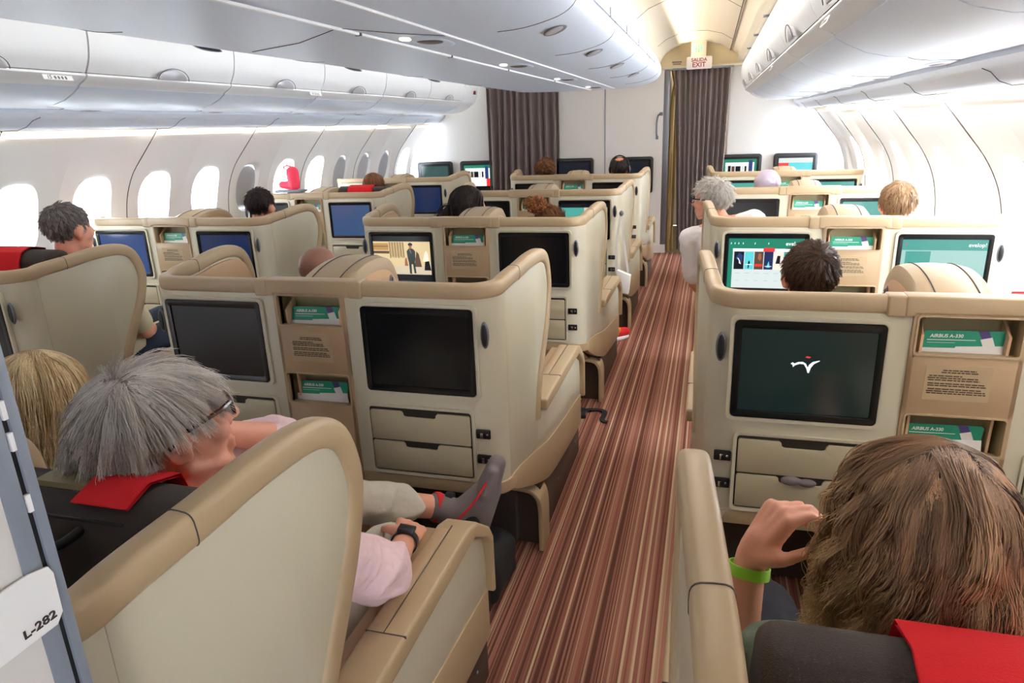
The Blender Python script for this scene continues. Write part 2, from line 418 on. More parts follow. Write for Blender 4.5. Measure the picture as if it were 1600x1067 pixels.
# ---- overhead bins along both sides, one per 1.03 m
door_prof = [(1.56, 2.168), (1.525, 2.15), (1.505, 2.11), (1.50, 2.06), (1.505, 2.0), (1.52, 1.94), (1.55, 1.885)]
rail_prof = [(1.552, 1.882), (1.548, 1.872), (1.556, 1.862), (1.585, 1.845), (1.60, 1.838), (1.612, 1.829), (1.605, 1.826)]
und_prof = [(1.605, 1.828), (1.65, 1.80), (1.71, 1.772), (1.78, 1.755), (1.84, 1.752)]
psu_prof = [(1.84, 1.752), (1.95, 1.751), (2.10, 1.753)]
BY = [.78-1.03*k for k in (3, 2, 1)]+[.78+1.03*k for k in range(0, 5)]
rown = {0: '17', 1: '16', 2: '15', 3: '15', 4: '14', 5: '14', 6: '12', 7: '11'}
for s, nm in ((-1, 'left'), (1, 'right')):
    for i, y0 in enumerate(BY):
        y1 = y0+1.03; yc = (y0+y1)/2
        where = {0: 'far behind the camera side', 1: 'beside the rearmost row', 2: 'nearest in view', 3: 'second along', 4: 'third along', 5: 'fourth along', 6: 'fifth along', 7: 'last before the bulkhead'}[i]
        root = empty('overhead_bin', (s*1.56, y0, 1.75), 'white curved overhead bin on the %s wall, %s' % (nm, where), 'luggage bin', 'overhead bins along the side walls')
        lo = lambda p: (s*p[0]-s*1.56, p[1]-1.75)
        g = .005
        def strip(prof, name, mat, a=g, c=1.03-g):
            bb = mb(mat); bb.grid([[(lo(p)[0], a+(c-a)*t/4, lo(p)[1]) for p in prof] for t in range(5)])
            # returned edges so that the gap reads dark and the panel has thickness
            for yy in (a, c):
                bb.grid([[(lo(p)[0], yy, lo(p)[1]) for p in prof], [(lo(p)[0]+s*.03, yy, lo(p)[1]+.01) for p in prof]])
            return bb.build(name, parent=root)
        dp = [p for p in smooth_path([(p[0], 0, p[1]) for p in door_prof], 3)]; dp = [(p.x, p.z) for p in dp]
        d = strip(dp, 'bin_door', 'bin_white')
        lt = mb('latch_grey')
        lt.prism([(.105*math.cos(a), .05*math.sin(a)) for a in np.linspace(0, PI, 15)], lambda a_, c_, q: (s*(-.052+(c_)*-.30+.014)+s*q, .515+a_, .125+c_), -.004, .01)
        l = lt.build('latch', parent=root, bev=.004); l.parent = d
        lb = mb('seam'); lb.tube([(s*(-.052+.054*math.sin(a)*-.30+.004), .515+.111*math.cos(a), .125+.055*math.sin(a)) for a in np.linspace(0, PI, 15)], .0018, n=4); lb.build('latch_rim', parent=d)
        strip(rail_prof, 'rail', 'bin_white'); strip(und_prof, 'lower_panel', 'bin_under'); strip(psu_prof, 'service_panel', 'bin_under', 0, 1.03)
        bk = mb('seam'); bk.grid([[(s*(p[0]+.02)-s*1.56, a, p[1]-1.75+.004) for p in door_prof+rail_prof[1:6]+und_prof[1:]] for a in (.001, 1.029)]); bk.build('carcass', parent=root)
        br = mb('slate'); br.box(*sorted((0-s*.06, s*.05)), .001, 1.029, .418, .432); br.box(*sorted((-s*.066, s*.02)), .001, .04, .405, .434); br.build('top_strip', parent=root, bev=.002)
        # reading light pod under the bin
        pod = mb('vent_dark'); pod.ell((s*.50, .48, .0), (.035, .085, .008)); pod.build('reading_light', parent=root)
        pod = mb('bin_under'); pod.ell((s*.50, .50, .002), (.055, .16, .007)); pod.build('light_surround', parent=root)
        if i in (2, 3): pod = mb('lamp_glow'); pod.ell((s*.64, .50, .0), (.024, .035, .006)); pod.build('lamp', parent=root)
        tl = mb('seam'); tl.tube([(s*.285, .02, .0), (s*.33, .12, -.001), (s*.40, .22, -.001), (s*.52, .30, .0)], .0010, n=4); tl.build('panel_seam', parent=root) if True else 0
        if i in (2, 4):
            n5 = {2: '15', 4: '14'}[i]; yy = .86 if i == 2 else .93
            M_ = Matrix.Translation((s*(-.008)-s*.0035, yy, .106)) @ Matrix.Rotation(-s*PI/2 if s > 0 else PI/2, 4, 'Z') @ Matrix.Rotation(math.radians(70), 4, 'X')
            pl = mb('bin_white'); pl.box(-.06, .09, -.011, .011, -.0005, .0005); q = pl.build('row_plate', parent=root, smooth=False); q.data.transform(M_)
            t = text('row_number', n5, .024, 'seam', root, M_ @ Matrix.Translation((-.03, 0, .001)), shear=.2)
            ic = mb('ink_light')
            for q in range(4): ic.ell((.0+q*.018, 0, .0008), (.006, .008, .0006), nu=8, nv=4)
            q = ic.build('seat_icons', parent=root); q.data.transform(M_)
    # plain fairing closing the run at the bulkhead
    full = dp+rail_prof[1:]+und_prof[1:]+psu_prof[1:]
    rt = empty('bin_end_fairing', (0, 5.935, 1.9), 'plain white rounded fairing closing the %s overhead bins' % nm, 'fairing', 'bin end fairings')
    b = mb('bin_white'); rows = []
    for t in np.linspace(0, 1, 14):
        y = .62*t+.0; k = math.sqrt(max(0, 1-max(0, (t-.55)/.45)**2)); k = max(k, .02)
        rows.append([(s*(1.78+(p[0]-1.78)*(1-(1-k)*.35)), y+.17*max(0, math.sin(PI*(j/(len(full)-1))))*0+.0, 1.99+(p[1]-1.99)*(1-(1-k)*.3)-1.9) for j, p in enumerate(full)])
    b.grid(rows)
    last = rows[-1]; b.grid([last, [(s*1.85, .64, .09)]*len(last)]); b.build('fairing_shell', parent=rt)
    if s < 0:
        for k, (m_, dx) in enumerate((('red_ink', 0), ('grey_metal', .022), ('white', .044))):
            b = mb(m_); b.box(-1.512, -1.498, .30+dx*1.6, .32+dx*1.6, -.0+.06, .10); b.build('label', parent=rt, bev=0).location = (0, 0, 0)

# ---- centre bins
MATS['bin_daylit'] = MATS['bin_under']  # blue cast of daylight painted into the white centre bin
mod = empty('centre_bin', (0, 0, 1.9), 'long white double sided bin module hanging over the centre seats', 'luggage bin')
cp = [(-.60, .30), (-.68, .26), (-.75, .18), (-.775, .12), (-.77, .07), (-.73, .035), (-.66, .012), (-.55, -.006), (-.35, -.010), (0, -.012), (.35, -.010), (.55, -.006), (.66, .012), (.73, .035), (.77, .07), (.775, .12), (.75, .18), (.68, .26), (.60, .30)]
cps = [(p.x, p.z) for p in smooth_path([(x, 0, z) for x, z in cp], 3)]
def yend(x): return 4.45+.62*math.sqrt(max(0, 1-(x/.80)**2))
b = mb('bin_daylit'); rows = []
for t in np.linspace(0, 1, 18):
    rows.append([(x, YR+.02+(yend(x)-YR-.02)*t**.7, z) for x, z in cps])
b.grid(rows); nb = len(cps)
mid = rows[-1]
b.grid([mid, [(x*.97, y+.02, z+.02+(.03 if z < .1 else 0)) for x, y, z in mid], [(x*.85, y+.02, z*.75+.10) for x, y, z in mid], [(0, 4.9, .25)]*nb])
b.build('module_body', parent=mod)
for s in (-1, 1):
    ys = [.78+.95*k-.25 for k in range(-2, 5)] if s > 0 else [-.09+1.17*k for k in range(-2, 5)]
    for j, y in enumerate(ys):
        if y < yend(.7)-.1:
            b = mb('seam'); b.tube([(s*x, y, z-.0005) for x, z in [(q[0], q[1]) for q in cps if q[0] > .45 and q[1] < .12]], .0016, n=4); b.build('door_seam', parent=mod)
    lys = [-1.1, -.16, .74, 1.65, 2.54, 3.47] if s > 0 else [-1.85, -.68, .49, 1.65, 2.82, 4.1]
    for y in lys:
        h = empty('latch', (s*.655, y, .008)); h.parent = mod
        M_ = Matrix.Rotation(-s*math.radians(20), 4, 'Y')
        q = mb('grey_metal'); q.ell((0, 0, 0), (.045, .068, .007), M=M_.to_3x3()); q.build('latch_rim', parent=h)
        q = mb('latch_grey'); q.ell((0, -.018, -.003), (.036, .042, .006), M=M_.to_3x3()); q.build('latch_paddle', parent=h)
    # number strip on the lip above the doors
    b = mb('bin_under'); b.grid([[(s*.782, y, .115), (s*.760, y, .19)] for y in (YR, 4.2)]); b.build('number_strip', parent=mod)
    for y in np.arange(-1.2, 4.2, .62):
        b = mb('slate'); b.box(*sorted((s*.779, s*.785)), y, y+.006, .112, .150); b.build('strip_joint', parent=mod)
b = mb('white'); b.box(.088, .102, YR, 4.95, -.020, -.008); b.build('light_strip', parent=mod, bev=.003)
b = mb('white'); b.box(.326, .334, YR, 4.9, -.017, -.008); b.build('edge_strip', parent=mod)
for y in (.28, 1.14, 2.06, 3.3): q = mb('seam'); q.box(.085, .105, y-.006, y+.006, -.0212, -.012); q.build('strip_joint', parent=mod)
for y in (.60, 1.85, 3.2, 4.5, -.7):
    h = empty('reading_light', (.218, y, -.012)); h.parent = mod
    q = mb('bin_under'); q.ell((0, .03, 0), (.062, .17, .006)); q.build('light_surround', parent=h)
    q = mb('vent_dark'); q.ell((0, 0, -.003), (.048, .062, .008)); q.build('lens', parent=h)
    q = mb('lamp_glow'); q.ell((-.055, -.10, -.002), (.020, .03, .006)); q.build('lamp', parent=h)
b = mb('seam'); b.tube([(-.5, .55, -.0105), (-.2, .40, -.0125), (.09, .15, -.0125)], .0016, n=4); b.build('panel_seam', parent=mod)
b = mb('seam'); b.tube([(.10, .16, -.0125), (.2, .36, -.0125), (.33, .52, -.0125)], .0016, n=4); b.build('panel_seam', parent=mod)

# ---- forward bulkhead
b = mb('bulkhead')
b.box(-2.7, -1.50, YB, YB+.04, 0, 2.30); b.box(-.60, .665, YB, YB+.05, 0, 2.30); b.box(1.41, 2.7, YB, YB+.04, 0, 2.30)
tag(b.build('wall_front', smooth=False), kind='structure')
def plate(name, pts, mat, y0, y1): bb = mb(mat); bb.prism(pts, XZ(), y0, y1); return tag(bb.build(name, smooth=False), kind='structure')
arch = [(.60, 2.165), (.60, 2.44), (1.60, 2.44), (1.60, 2.165)]
for s in (-1, 1):
    plate('trim_9%d' % (1 if s < 0 else 2), [(s*x, z) for x, z in arch], 'header', YB-.02, YB+.05)
b = mb('ceiling_cream'); b.box(.62, 1.60, YB-.05, YB-.02, 2.15, 2.175); b.box(-1.60, -.62, YB-.05, YB-.02, 2.15, 2.175); tag(b.build('trim_93', bev=.005), kind='structure')
b = mb('slate'); b.box(-.034, -.022, YB-.006, YB, .0, 2.0); b.build('trim_94'); bpy.data.objects['trim_94']['kind'] = 'structure'
# passage beyond, with its golden lining and door jamb
b = mb('bulkhead'); b.box(-2.2, 2.2, 9.2, 9.25, 0, 2.4); b.box(-2.25, -2.2, YB+.04, 9.2, 0, 2.4); b.box(2.2, 2.25, YB+.04, 9.2, 0, 2.4); tag(b.build('wall_far'), kind='structure')
b = mb('header'); b.box(-2.2, 2.2, YB+.05, 9.2, 2.38, 2.42); tag(b.build('ceiling'), kind='structure')
b = mb('grey_metal'); b.box(.665, .735, YB+.0, YB+.30, 0, 2.14); tag(b.build('trim_95', bev=.006), kind='structure')
b = mb('bulkhead'); b.box(.60, .735, YB+.30, YB+1.8, 0, 2.14); tag(b.build('wall_galley', bev=.004), kind='structure')
b = mb('gold'); b.tube([(.755, YB+.12, .0), (.755, YB+.12, 1.4), (.765, YB+.12, 1.85), (.79, YB+.10, 2.0), (.76, YB+.08, 2.14)], .022, n=10)
b.tube([(.80, YB+.2, 0), (.80, YB+.2, 2.1)], .016, n=8)
tag(b.build('trim_96'), kind='structure')
b = mb('bulkhead'); b.box(.52, .73, YB-.03, YB, 0, .10); tag(b.build('baseboard_front'), kind='structure')

# ---- exit sign and lavatory sign on the header
sg = empty('exit_sign', (1.055, YB-.17, 2.19), 'white sign reading SALIDA EXIT in red above the right aisle curtain', 'sign')
b = mb('sign_white'); b.prism(rr(-.14, .14, -.065, .065, .018), XZ(), -.015, .02); b.build('sign_panel', parent=sg, bev=.003)
text('lettering', 'SALIDA', .052, 'red_ink', sg, face_rear(0, -.016, .030), bold=.001)
text('lettering', 'EXIT', .072, 'red_ink', sg, face_rear(0, -.016, -.022), bold=.0012)
sg = empty('lavatory_sign', (1.045, YB-.13, 2.34), 'small cream box with lit green figures above the exit sign', 'sign')
b = mb('ceiling_cream'); b.box(-.082, .082, -.03, .05, -.085, .10); b.build('sign_box', parent=sg, bev=.005)
b = mb('sign_green')
for x in (-.03, 0, .03):
    b.ell((x, -.032, .03), (.008, .003, .009)); b.prism([(x-.009, .018), (x+.009, .018), (x+.013, -.008), (x-.013, -.008)] if x else [(x-.004, .02), (x+.004, .02), (x+.004, -.04), (x-.004, -.04)], XZ(), -.034, -.030)
    b.box(x-.006, x+.006, -.034, -.03, -.04, -.006)
b.build('figures', parent=sg)
b = mb('ink_light'); b.box(.75, .86, YB-.026, YB-.02, 2.215, 2.228); b.box(.76, .85, YB-.026, YB-.02, 2.195, 2.205)
tag(b.build('placard'), 'small grey placard on the cream header left of the exit sign', 'placard')

# ---- curtains
def curtain(x0, x1, z0, z1, folds, name, label, taper, yy):
    b = mb('curtain'); rows = []; N = folds*12
    for k in range(25):
        t = k/24; z = z1+(z0-z1)*t; row = []
        for j in range(N+1):
            u = j/N; xa = x0+taper[0]*t; xb = x1+taper[1]*t
            w = math.sin(2*PI*u*folds+.5*math.sin(3.1*u*folds))
            w = math.copysign(abs(w)**.7, w)
            row.append((xa+(xb-xa)*(u+.012*math.sin(7*u+2*t)), yy+.045*w*(.65+.5*t)+.012*math.sin(u*9+t*3), z))
        rows.append(row)
    back = [[(x, y+.006, z) for x, y, z in r] for r in rows]
    b.grid(rows); b.grid(back)
    r = empty(name, ((x0+x1)/2, yy, z1)); tag(r, label, 'curtain', 'curtains on the forward bulkhead')
    o = b.build('curtain_cloth', parent=r); o.location = (-(x0+x1)/2, -yy, -z1)
    q = mb('grey_metal'); q.box(x0-.03, x1+.03, yy-.012, yy+.012, z1, z1+.02); q.build('curtain_track', parent=r).location = (-(x0+x1)/2, -yy, -z1)
curtain(.79, 1.405, .05, 2.13, 10, 'aisle_curtain', 'grey brown pleated curtain hanging under the exit sign', (.08, -.06), YB-.09)
curtain(-1.50, -.625, .05, 2.14, 10, 'aisle_curtain', 'wide grey brown pleated curtain across the left aisle entrance', (-.02, .0), YB-.10)
for z, r_ in ((1.0, 0),):
    h = empty('grab_handle', (.600, YB-.03, 1.52), 'dark grab handle on the bulkhead beside the passage', 'handle')
    b = mb('grey_metal'); b.tube(smooth_path([(.045, .025, .14), (.01, -.02, .125), (-.004, -.035, .05), (-.004, -.035, -.07), (.0, -.02, -.11), (.0, .02, -.125)], 4), .011, n=8); b.build('grip', parent=h)
    b = mb('grey_metal'); b.box(.02, .06, .018, .028, .12, .16); b.box(-.016, .016, .018, .028, -.15, -.11); b.build('mount', parent=h, bev=.003)

# ---- closet panel edge standing just behind the nearest centre seats, seen along its aisle face
pr = empty('partition', (.70, -1.556, 0), 'grey metal edged partition post with a white tag, bottom left corner', 'partition')
b = mb('bulkhead'); b.box(-.03, -.002, -1.4, -.03, 0, 1.9); b.build('panel', parent=pr)
b = mb('slate'); b.box(-.03, 0, -.0095, 0, 0, 1.9); b.build('edge_profile', parent=pr, bev=.001)
b = mb('slate'); b.box(-.03, -.0005, -.031, -.0145, 0, 1.9); b.build('inner_profile', parent=pr, bev=.001)
b = mb('black_plastic'); b.box(-.028, -.003, -.0145, -.0095, 0, 1.9); b.build('seal', parent=pr)
b = mb('white')
for z in (1.29, 1.345, 1.372): b.box(-.004, .0004, -.0135, -.0095, z, z+.016)
b.build('hinge_leaf', parent=pr, bev=.0005)
b = mb('white'); b.prism([(-.16, -.057), (-.018, -.058), (-.011, -.050), (-.010, -.012), (-.013, -.004), (-.03, 0), (-.16, 0)], lambda y, z, d: (d, y, z+1.243), .0005, .0025); b.build('tag_plate', parent=pr, smooth=False)
Mt = Matrix(((0, 0, 1, .0028), (1, 0, 0, -.032), (0, 1, 0, 1.196), (0, 0, 0, 1)))
text('tag_lettering', 'L-282', .0105, 'ink', pr, Mt, bold=.0002, xs=1.25)


# ================================================================== SEAT PAIRS
PITCH = 1.52
RIM = smooth_path([(0, .0, 1.108), (0, .10, 1.118), (0, .20, 1.126), (0, .30, 1.138), (0, .41, 1.138), (0, .476, 1.112), (0, .508, 1.055), (0, .514, .99), (0, .482, .90), (0, .425, .80), (0, .370, .70), (0, .342, .60), (0, .334, .54)], 4)
def flare(y): return .035*ssm(y/.5)
def wingfn(s):
    return lambda c: Vector((c.x+s*flare(c.y), c.y, c.z))
def build_pair(wl, wr):
    """local frame: x across, y forward, z up; rear face of the shell at y = -.055. wl / wr: has an aisle wing on that side"""
    R = empty('seat_pair', (0, 0, 0))
    HW = .625; cr = .10
    # --- rear face of each half and the rounded corner into the side
    for s, wing in ((-1, wl), (1, wr)):
        sh = mb('cream')
        sh.prism([(s*.128, .47), (s*.128, 1.09), (s*(HW-cr), 1.09), (s*(HW-cr), .455)], XZ(), -.055, -.02)
        rows = []
        for z in (.455, .8, 1.09):
            o = [(s*(HW-cr+cr*math.sin(a)), -.055+cr-cr*math.cos(a), z) for a in np.linspace(0, PI/2, 9)]
            i_ = [(s*(HW-cr+(cr-.03)*math.sin(a)), -.055+cr-(cr-.03)*math.cos(a), z) for a in np.linspace(PI/2, 0, 9)]
            rows.append(o+i_)
        sh.grid(rows, closed=True, caps=True)
        # lower skirt turning under, down to the footwell
        prof = [(-.055, .46), (-.05, .44), (-.035, .42), (.0, .40)]
        if wing:
            pts = [(.045, 1.10)]+[(p.y, p.z-.012) for p in RIM if p.y > .06 and p.z > .57]+[(.345, .57), (.55, .56), (.9, .565), (1.02, .56), (1.145, .49), (1.165, .40), (1.16, .305), (1.0, .32), (.70, .352), (.45, .39), (.30, .43), (.15, .445), (.045, .45)]
            side = mb('cream'); side.prism(pts, YZ(), s*(HW-.028), s*HW)
            o = side.build('side_shell', parent=R, bev=.004, cuts=[((0, y, 0), (0, 1, 0)) for y in np.arange(.08, .6, .05)], fn=wingfn(s))
            ln = mb('peach'); pl = [(.06, .62)]+[(.06, 1.07)]+[(p.y-.012, p.z-.03) for p in RIM if p.y > .08 and p.z > .63]
            ln.prism(pl, YZ(), s*(HW-.040), s*(HW-.028)); ln.build('wing_lining', parent=o, cuts=[((0, y, 0), (0, 1, 0)) for y in np.arange(.08, .6, .05)], fn=wingfn(s))
            pc = mb('ink')
            for k, (a, c) in enumerate(((.14, .20), (.13, .215), (.15, .19))): pc.box(*sorted((s*(HW-.0405), s*(HW-.0415))), a, c, 1.045-.014*k, 1.052-.014*k)
            pc.build('placard', parent=o, smooth=False)
            # tan lower band
            lb = mb('tan'); low = [(.045, .45), (.15, .445), (.30, .425), (.50, .392), (.75, .358), (1.0, .330), (1.16, .312), (1.16, .166), (1.145, .156), (.865, .18), (.51, .226), (.36, .265), (.22, .32), (.10, .375), (.045, .41)]
            lo_ = [(p.x, p.y) for p in smooth_path([(a, c, 0) for a, c in low[:7]], 4)]+[(p.x, p.y) for p in smooth_path([(a, c, 0) for a, c in low[7:]], 4)]
            lb.prism(lo_, YZ(), s*(HW-.03), s*(HW+.004)); lb.build('lower_trim', parent=R, bev=.005, cuts=[((0, y, 0), (0, 1, 0)) for y in np.arange(.08, .6, .05)], fn=wingfn(s))
            # armrest on the aisle side
            ar = mb('tan')
            arp = [(.35, .565), (.35, .612), (.45, .616), (1.00, .614), (1.055, .597), (1.15, .525), (1.178, .48), (1.178, .30), (1.160, .30), (1.160, .465), (1.135, .50), (1.03, .565), (.60, .565)]
            ar.prism(arp, YZ(), s*.592, s*.684); a = ar.build('armrest', parent=R, bev=.010, seg=3)
            ar = mb('seam'); ar.box(*sorted((s*.632, s*.6345)), .60, 1.0, .610, .6155); ar.box(*sorted((s*.594, s*.683)), .60, .6025, .609, .6165); ar.build('armrest_joint', parent=a)
            ar = mb('tan_panel'); ar.prism([(.62, .617), (.98, .617), (1.00, .60), (1.00, .565), (.62, .565)], YZ(), s*.596, s*.630); ar.build('armrest_lid', parent=a, bev=.006)
            ib = mb('tan_panel'); ib.box(*sorted((s*.56, s*.60)), .40, 1.0, .12, .60); ib.box(*sorted((s*.58, s*.62)), .40, 1.13, .12, .48); ib.build('armrest_inner', parent=R)
            # dark plinth
            ba = mb('base_brown'); ba.prism([(.335, .0), (.335, .262), (.51, .226), (.865, .18), (1.16, .150), (1.16, .0)], YZ(), s*.56, s*.652)
            p = ba.build('plinth', parent=R, bev=.003)
            q = mb('grey_metal'); q.ell((s*.653, .66, .115), (.004, .007, .007), nu=8, nv=6); q.ell((s*.653, 1.06, .10), (.004, .006, .006), nu=8, nv=6); q.build('plinth_screw', parent=p)
            # footwell frame of the seat behind
            ff = mb('tan'); pth = smooth_path([(s*.13, .30, .262), (s*.45, .30, .262), (s*.60, .30, .258), (s*.645, .30, .235), (s*.660, .30, .19), (s*.662, .30, .1), (s*.662, .30, .0)], 4)
            ff.sweep(pth, [(0, -1, 0)]*len(pth), [(.012, -.009), (.012, .009), (-.10, .009), (-.10, -.009)]); ff.build('footwell_frame', parent=R, bev=.003)
        else:
            side = mb('cream'); side.prism([(.045, 1.08), (.22, 1.02), (.35, .88), (.38, .46), (.045, .45)], YZ(), s*(HW-.028), s*HW); side.build('side_shell', parent=R, bev=.004)
            ib = mb('tan_panel'); ib.box(*sorted((s*.52, s*.62)), .05, 1.22, .0, .56); ib.build('window_armrest', parent=R, bev=.01)
        # underside curve below the rear face
        pr_ = [(-.055, .47), (-.054, .445), (-.04, .425), (-.01, .41), (.12, .362), (.22, .31), (.31, .262)]
        sh.grid([[(x, y, z) for x in (s*.128, s*.40, s*(HW-.03))] for y, z in pr_])
        sh.prism([(s*.128, .455), (s*.128, .475), (s*(HW-cr), .475), (s*(HW-cr), .455)], XZ(), -.05, -.02)
        shell = sh.build('rear_shell', parent=R, bev=0)
        # tan lip closing the lower edge of the rear face
        lp = mb('tan'); path = [(s*.128, -.052, .452), (s*.3, -.052, .452), (s*(HW-cr), -.052, .450)]+[(s*(HW-cr+(cr+.001)*math.sin(a)), -.053+cr-cr*math.cos(a), .448-.004*k) for k, a in enumerate(np.linspace(.3, PI/2, 6))]+[(s*(HW+.001), .12, .40), (s*(HW+.003), .20, .36)][:2 if wing else 0]
        nn = [(0, -1, 0)]*3+[(s*math.sin(a), -math.cos(a), 0) for a in np.linspace(.3, PI/2, 6)]+[(s, 0, 0)]*(2 if wing else 0)
        lp.sweep(path, nn, [(.006, -.022), (.006, .022), (-.02, .022), (-.02, -.022)]); lp.build('lower_lip', parent=R, bev=.004)
        # --- monitor
        xa, xb = s*.172, s*.568; xa, xb = min(xa, xb), max(xa, xb)
        rg = mb('cream'); ring(rg, rr(xa, xb, .765, 1.070, .018), rr(xa+.012, xb-.012, .777, 1.058, .012), XZ(), -.050, -.064); rg.build('monitor_surround', parent=shell, bev=.003)
        bz = mb('bezel'); ring(bz, rr(xa+.012, xb-.012, .777, 1.058, .012), rr(xa+.030, xb-.030, .797, 1.036, .006), XZ(), -.052, -.066)
        mon = bz.build('monitor', parent=R, bev=.002)
        ds = mb('bezel'); ds.box(xa+.028, xb-.028, -.0615, -.054, .795, 1.038)
        ds.build('display', parent=mon, smooth=False)
        # --- oval handset button
        xo = s*.590 if wing else s*.590
        ov = mb('grey_metal'); ov.ell((xo, -.055, .978), (.0145, .008, .043)); ovo = ov.build('call_button', parent=R)
        ov = mb('black_plastic'); ov.ell((xo, -.0585, .978), (.0105, .0065, .036)); ov.build('button_face', parent=ovo)
        # --- drawers
        x0, x1 = sorted((s*.168, s*.542))
        rg = mb('cream'); ring(rg, rr(x0, x1, .478, .728, .014), rr(x0+.010, x1-.010, .488, .718, .010), XZ(), -.050, -.063); rg.build('drawer_surround', parent=shell, bev=.003)
        dk = mb('dark_gap'); dk.box(x0+.009, x1-.009, -.0575, -.05, .487, .719); dk.build('drawer_recess', parent=shell, smooth=False)
        for za, zb in ((.604, .708), (.494, .598)):
            a, c = x0+.014, x1-.014; m_ = (a+c)/2
            pts = [(a, za), (c, za), (c, zb-.004), (c-.004, zb), (m_+.064, zb), (m_+.058, zb-.006), (m_+.056, zb-.016), (m_+.048, zb-.019), (m_-.048, zb-.019), (m_-.056, zb-.016), (m_-.058, zb-.006), (m_-.064, zb), (a+.004, zb), (a, zb-.004)]
            d = mb('drawer'); d.prism(pts, XZ(), -.0635, -.056); d.build('drawer', parent=R, bev=.0015)
        for z in (.648, .560):
            l = mb('black_plastic'); xl = s*.569; l.prism(rr(xl-.024, xl+.024, z-.0155, z+.0155, .004), XZ(), -.058, -.052)
            l_ = l.build('drawer_lock', parent=R, bev=.001)
            l = mb('chrome'); l.box(xl-.008, xl+.002, -.066, -.057, z-.010, z+.008); l.ell((xl+.013, -.058, z-.001), (.004, .002, .004), nu=10, nv=6); l.build('lock_lever', parent=l_, bev=.0015)
    # --- literature panel in the middle, with two open pockets
    tp = mb('tan_panel'); fx = XZ()
    for x0, x1, z0, z1 in ((-.128, .128, .995-.012, .82), (-.128, .128, .71, .45), (-.128, -.114, 1.095, .45), (.114, .128, 1.095, .45), (-.128, .128, 1.095, 1.085)):
        tp.box(x0, x1, -.062, -.030, *sorted((z0, z1)))
    lp_ = tp.build('literature_panel', parent=R, bev=.0025)
    for z0, z1 in ((.983, 1.086), (.71, .82)):
        rg = mb('tan'); ring(rg, rr(-.120, .120, z0-.002, z1+.002, .010), rr(-.115, .115, z0+.003, z1-.003, .008), XZ(), -.058, -.0655); rg.build('pocket_rim', parent=lp_)
        pk = mb('olive'); pk.box(-.116, .116, .012, .016, z0-.01, z1+.01); pk.box(-.118, -.114, -.05, .014, z0-.01, z1+.01); pk.box(.114, .118, -.05, .014, z0-.01, z1+.01); pk.box(-.116, .116, -.05, .014, z1, z1+.003); pk.box(-.116, .116, -.05, .014, z0-.045, z0-.042)
        pk.build('pocket', parent=lp_)
    pl = mb('tan'); pl.prism(rr(-.084, .066, .862, .958, .004), XZ(), -.0632, -.061); plo = pl.build('placard', parent=lp_, smooth=False)
    tx = mb('ink'); rs = random.Random(7); z = .950
    z = .950
    for ln_ in [(-.045, .03), (-.048, .034), 0, (-.075, .0), (-.078, .036), (-.076, .04), 0, (-.076, .052), (-.076, .056), 0, (-.074, .048), (-.077, .056), (-.076, .058)]:
        z -= .0058 if ln_ else .0035
        if ln_:
            x = ln_[0]
            while x < ln_[1]:
                w = rs.uniform(.006, .018); tx.box(x, min(x+w, ln_[1]), -.0636, -.063, z-.0015, z+.0012); x += w+.002
    tx.build('placard_print', parent=plo, smooth=False)
    # --- top rail, one continuous rounded bar following wing, corner, rear, corner, wing
    path, nrm = [], []
    def side_pts(s, wing):
        if wing:
            P_ = [(s*(HW-.010+flare(p.y)), p.y, p.z) for p in RIM if p.y > .045]; return P_, [(s, 0, 0)]*len(P_)
        P_ = [(s*(HW-.012), .05, 1.108), (s*(HW-.012), .12, 1.085), (s*(HW-.012), .20, 1.05)]; return P_, [(s, 0, 0)]*3
    def corner(s):
        o, n = [], []
        for a in np.linspace(PI/2, 0, 9):
            o.append((s*(HW-cr+(cr-.014)*math.sin(a)), -.055+cr-(cr-.014)*math.cos(a), 1.108)); n.append((s*math.sin(a), -math.cos(a), 0))
        return o, n
    for s, wing in ((-1, wl), (1, wr)):
        p1, n1 = side_pts(s, wing); p2, n2 = corner(s)
        P_ = p1[::-1]+p2+[(s*.34, -.041, 1.108), (s*.150, -.041, 1.108)]; N_ = n1+n2+[(0, -1, 0)]*2
        sgn = 1
        prof = [(-.003+.022*math.copysign(abs(math.cos(a_))**.55, math.cos(a_)), .025*math.copysign(abs(math.sin(a_))**.55, math.sin(a_))) for a_ in np.linspace(-PI, PI, 21)[:-1]]
        t = mb('tan'); t.sweep(P_, N_, prof); rail = t.build('top_rail', parent=R)
        j = mb('seam')
        if wing:
            k = [i for i, p in enumerate(P_) if p[1] < .19][0]; p = P_[k]
            j.sweep([P_[k-1] if False else tuple(Vector(p)-(Vector(p)-Vector(P_[k-1])).normalized()*.0015), p], [(s, 0, 0)]*2, [(a*1.04, c*1.04) for a, c in prof]); j.build('rail_joint', parent=rail)
    t = mb('tan')
    t.prism([(-.150, 1.083), (-.150, 1.136), (.150, 1.136), (.150, 1.083), (.128, 1.083), (.124, 1.092), (-.124, 1.092), (-.128, 1.083)], XZ(), -.068, -.010); t.build('centre_cap', parent=R, bev=.006, seg=3)
    for s in (-1, 1):
        t = mb('tan'); t.box(*sorted((s*.146, s*.192)), -.066, -.012, 1.080, 1.1355); t.build('rail_collar', parent=R, bev=.006, seg=3)
    # --- domed divider between the two seats
    D = mb('tan'); top = smooth_path([(0, -.01, 1.075), (0, .06, 1.115), (0, .16, 1.142), (0, .27, 1.150), (0, .36, 1.135), (0, .415, 1.09), (0, .435, 1.02), (0, .44, .90), (0, .44, .62)], 4)
    rows = []
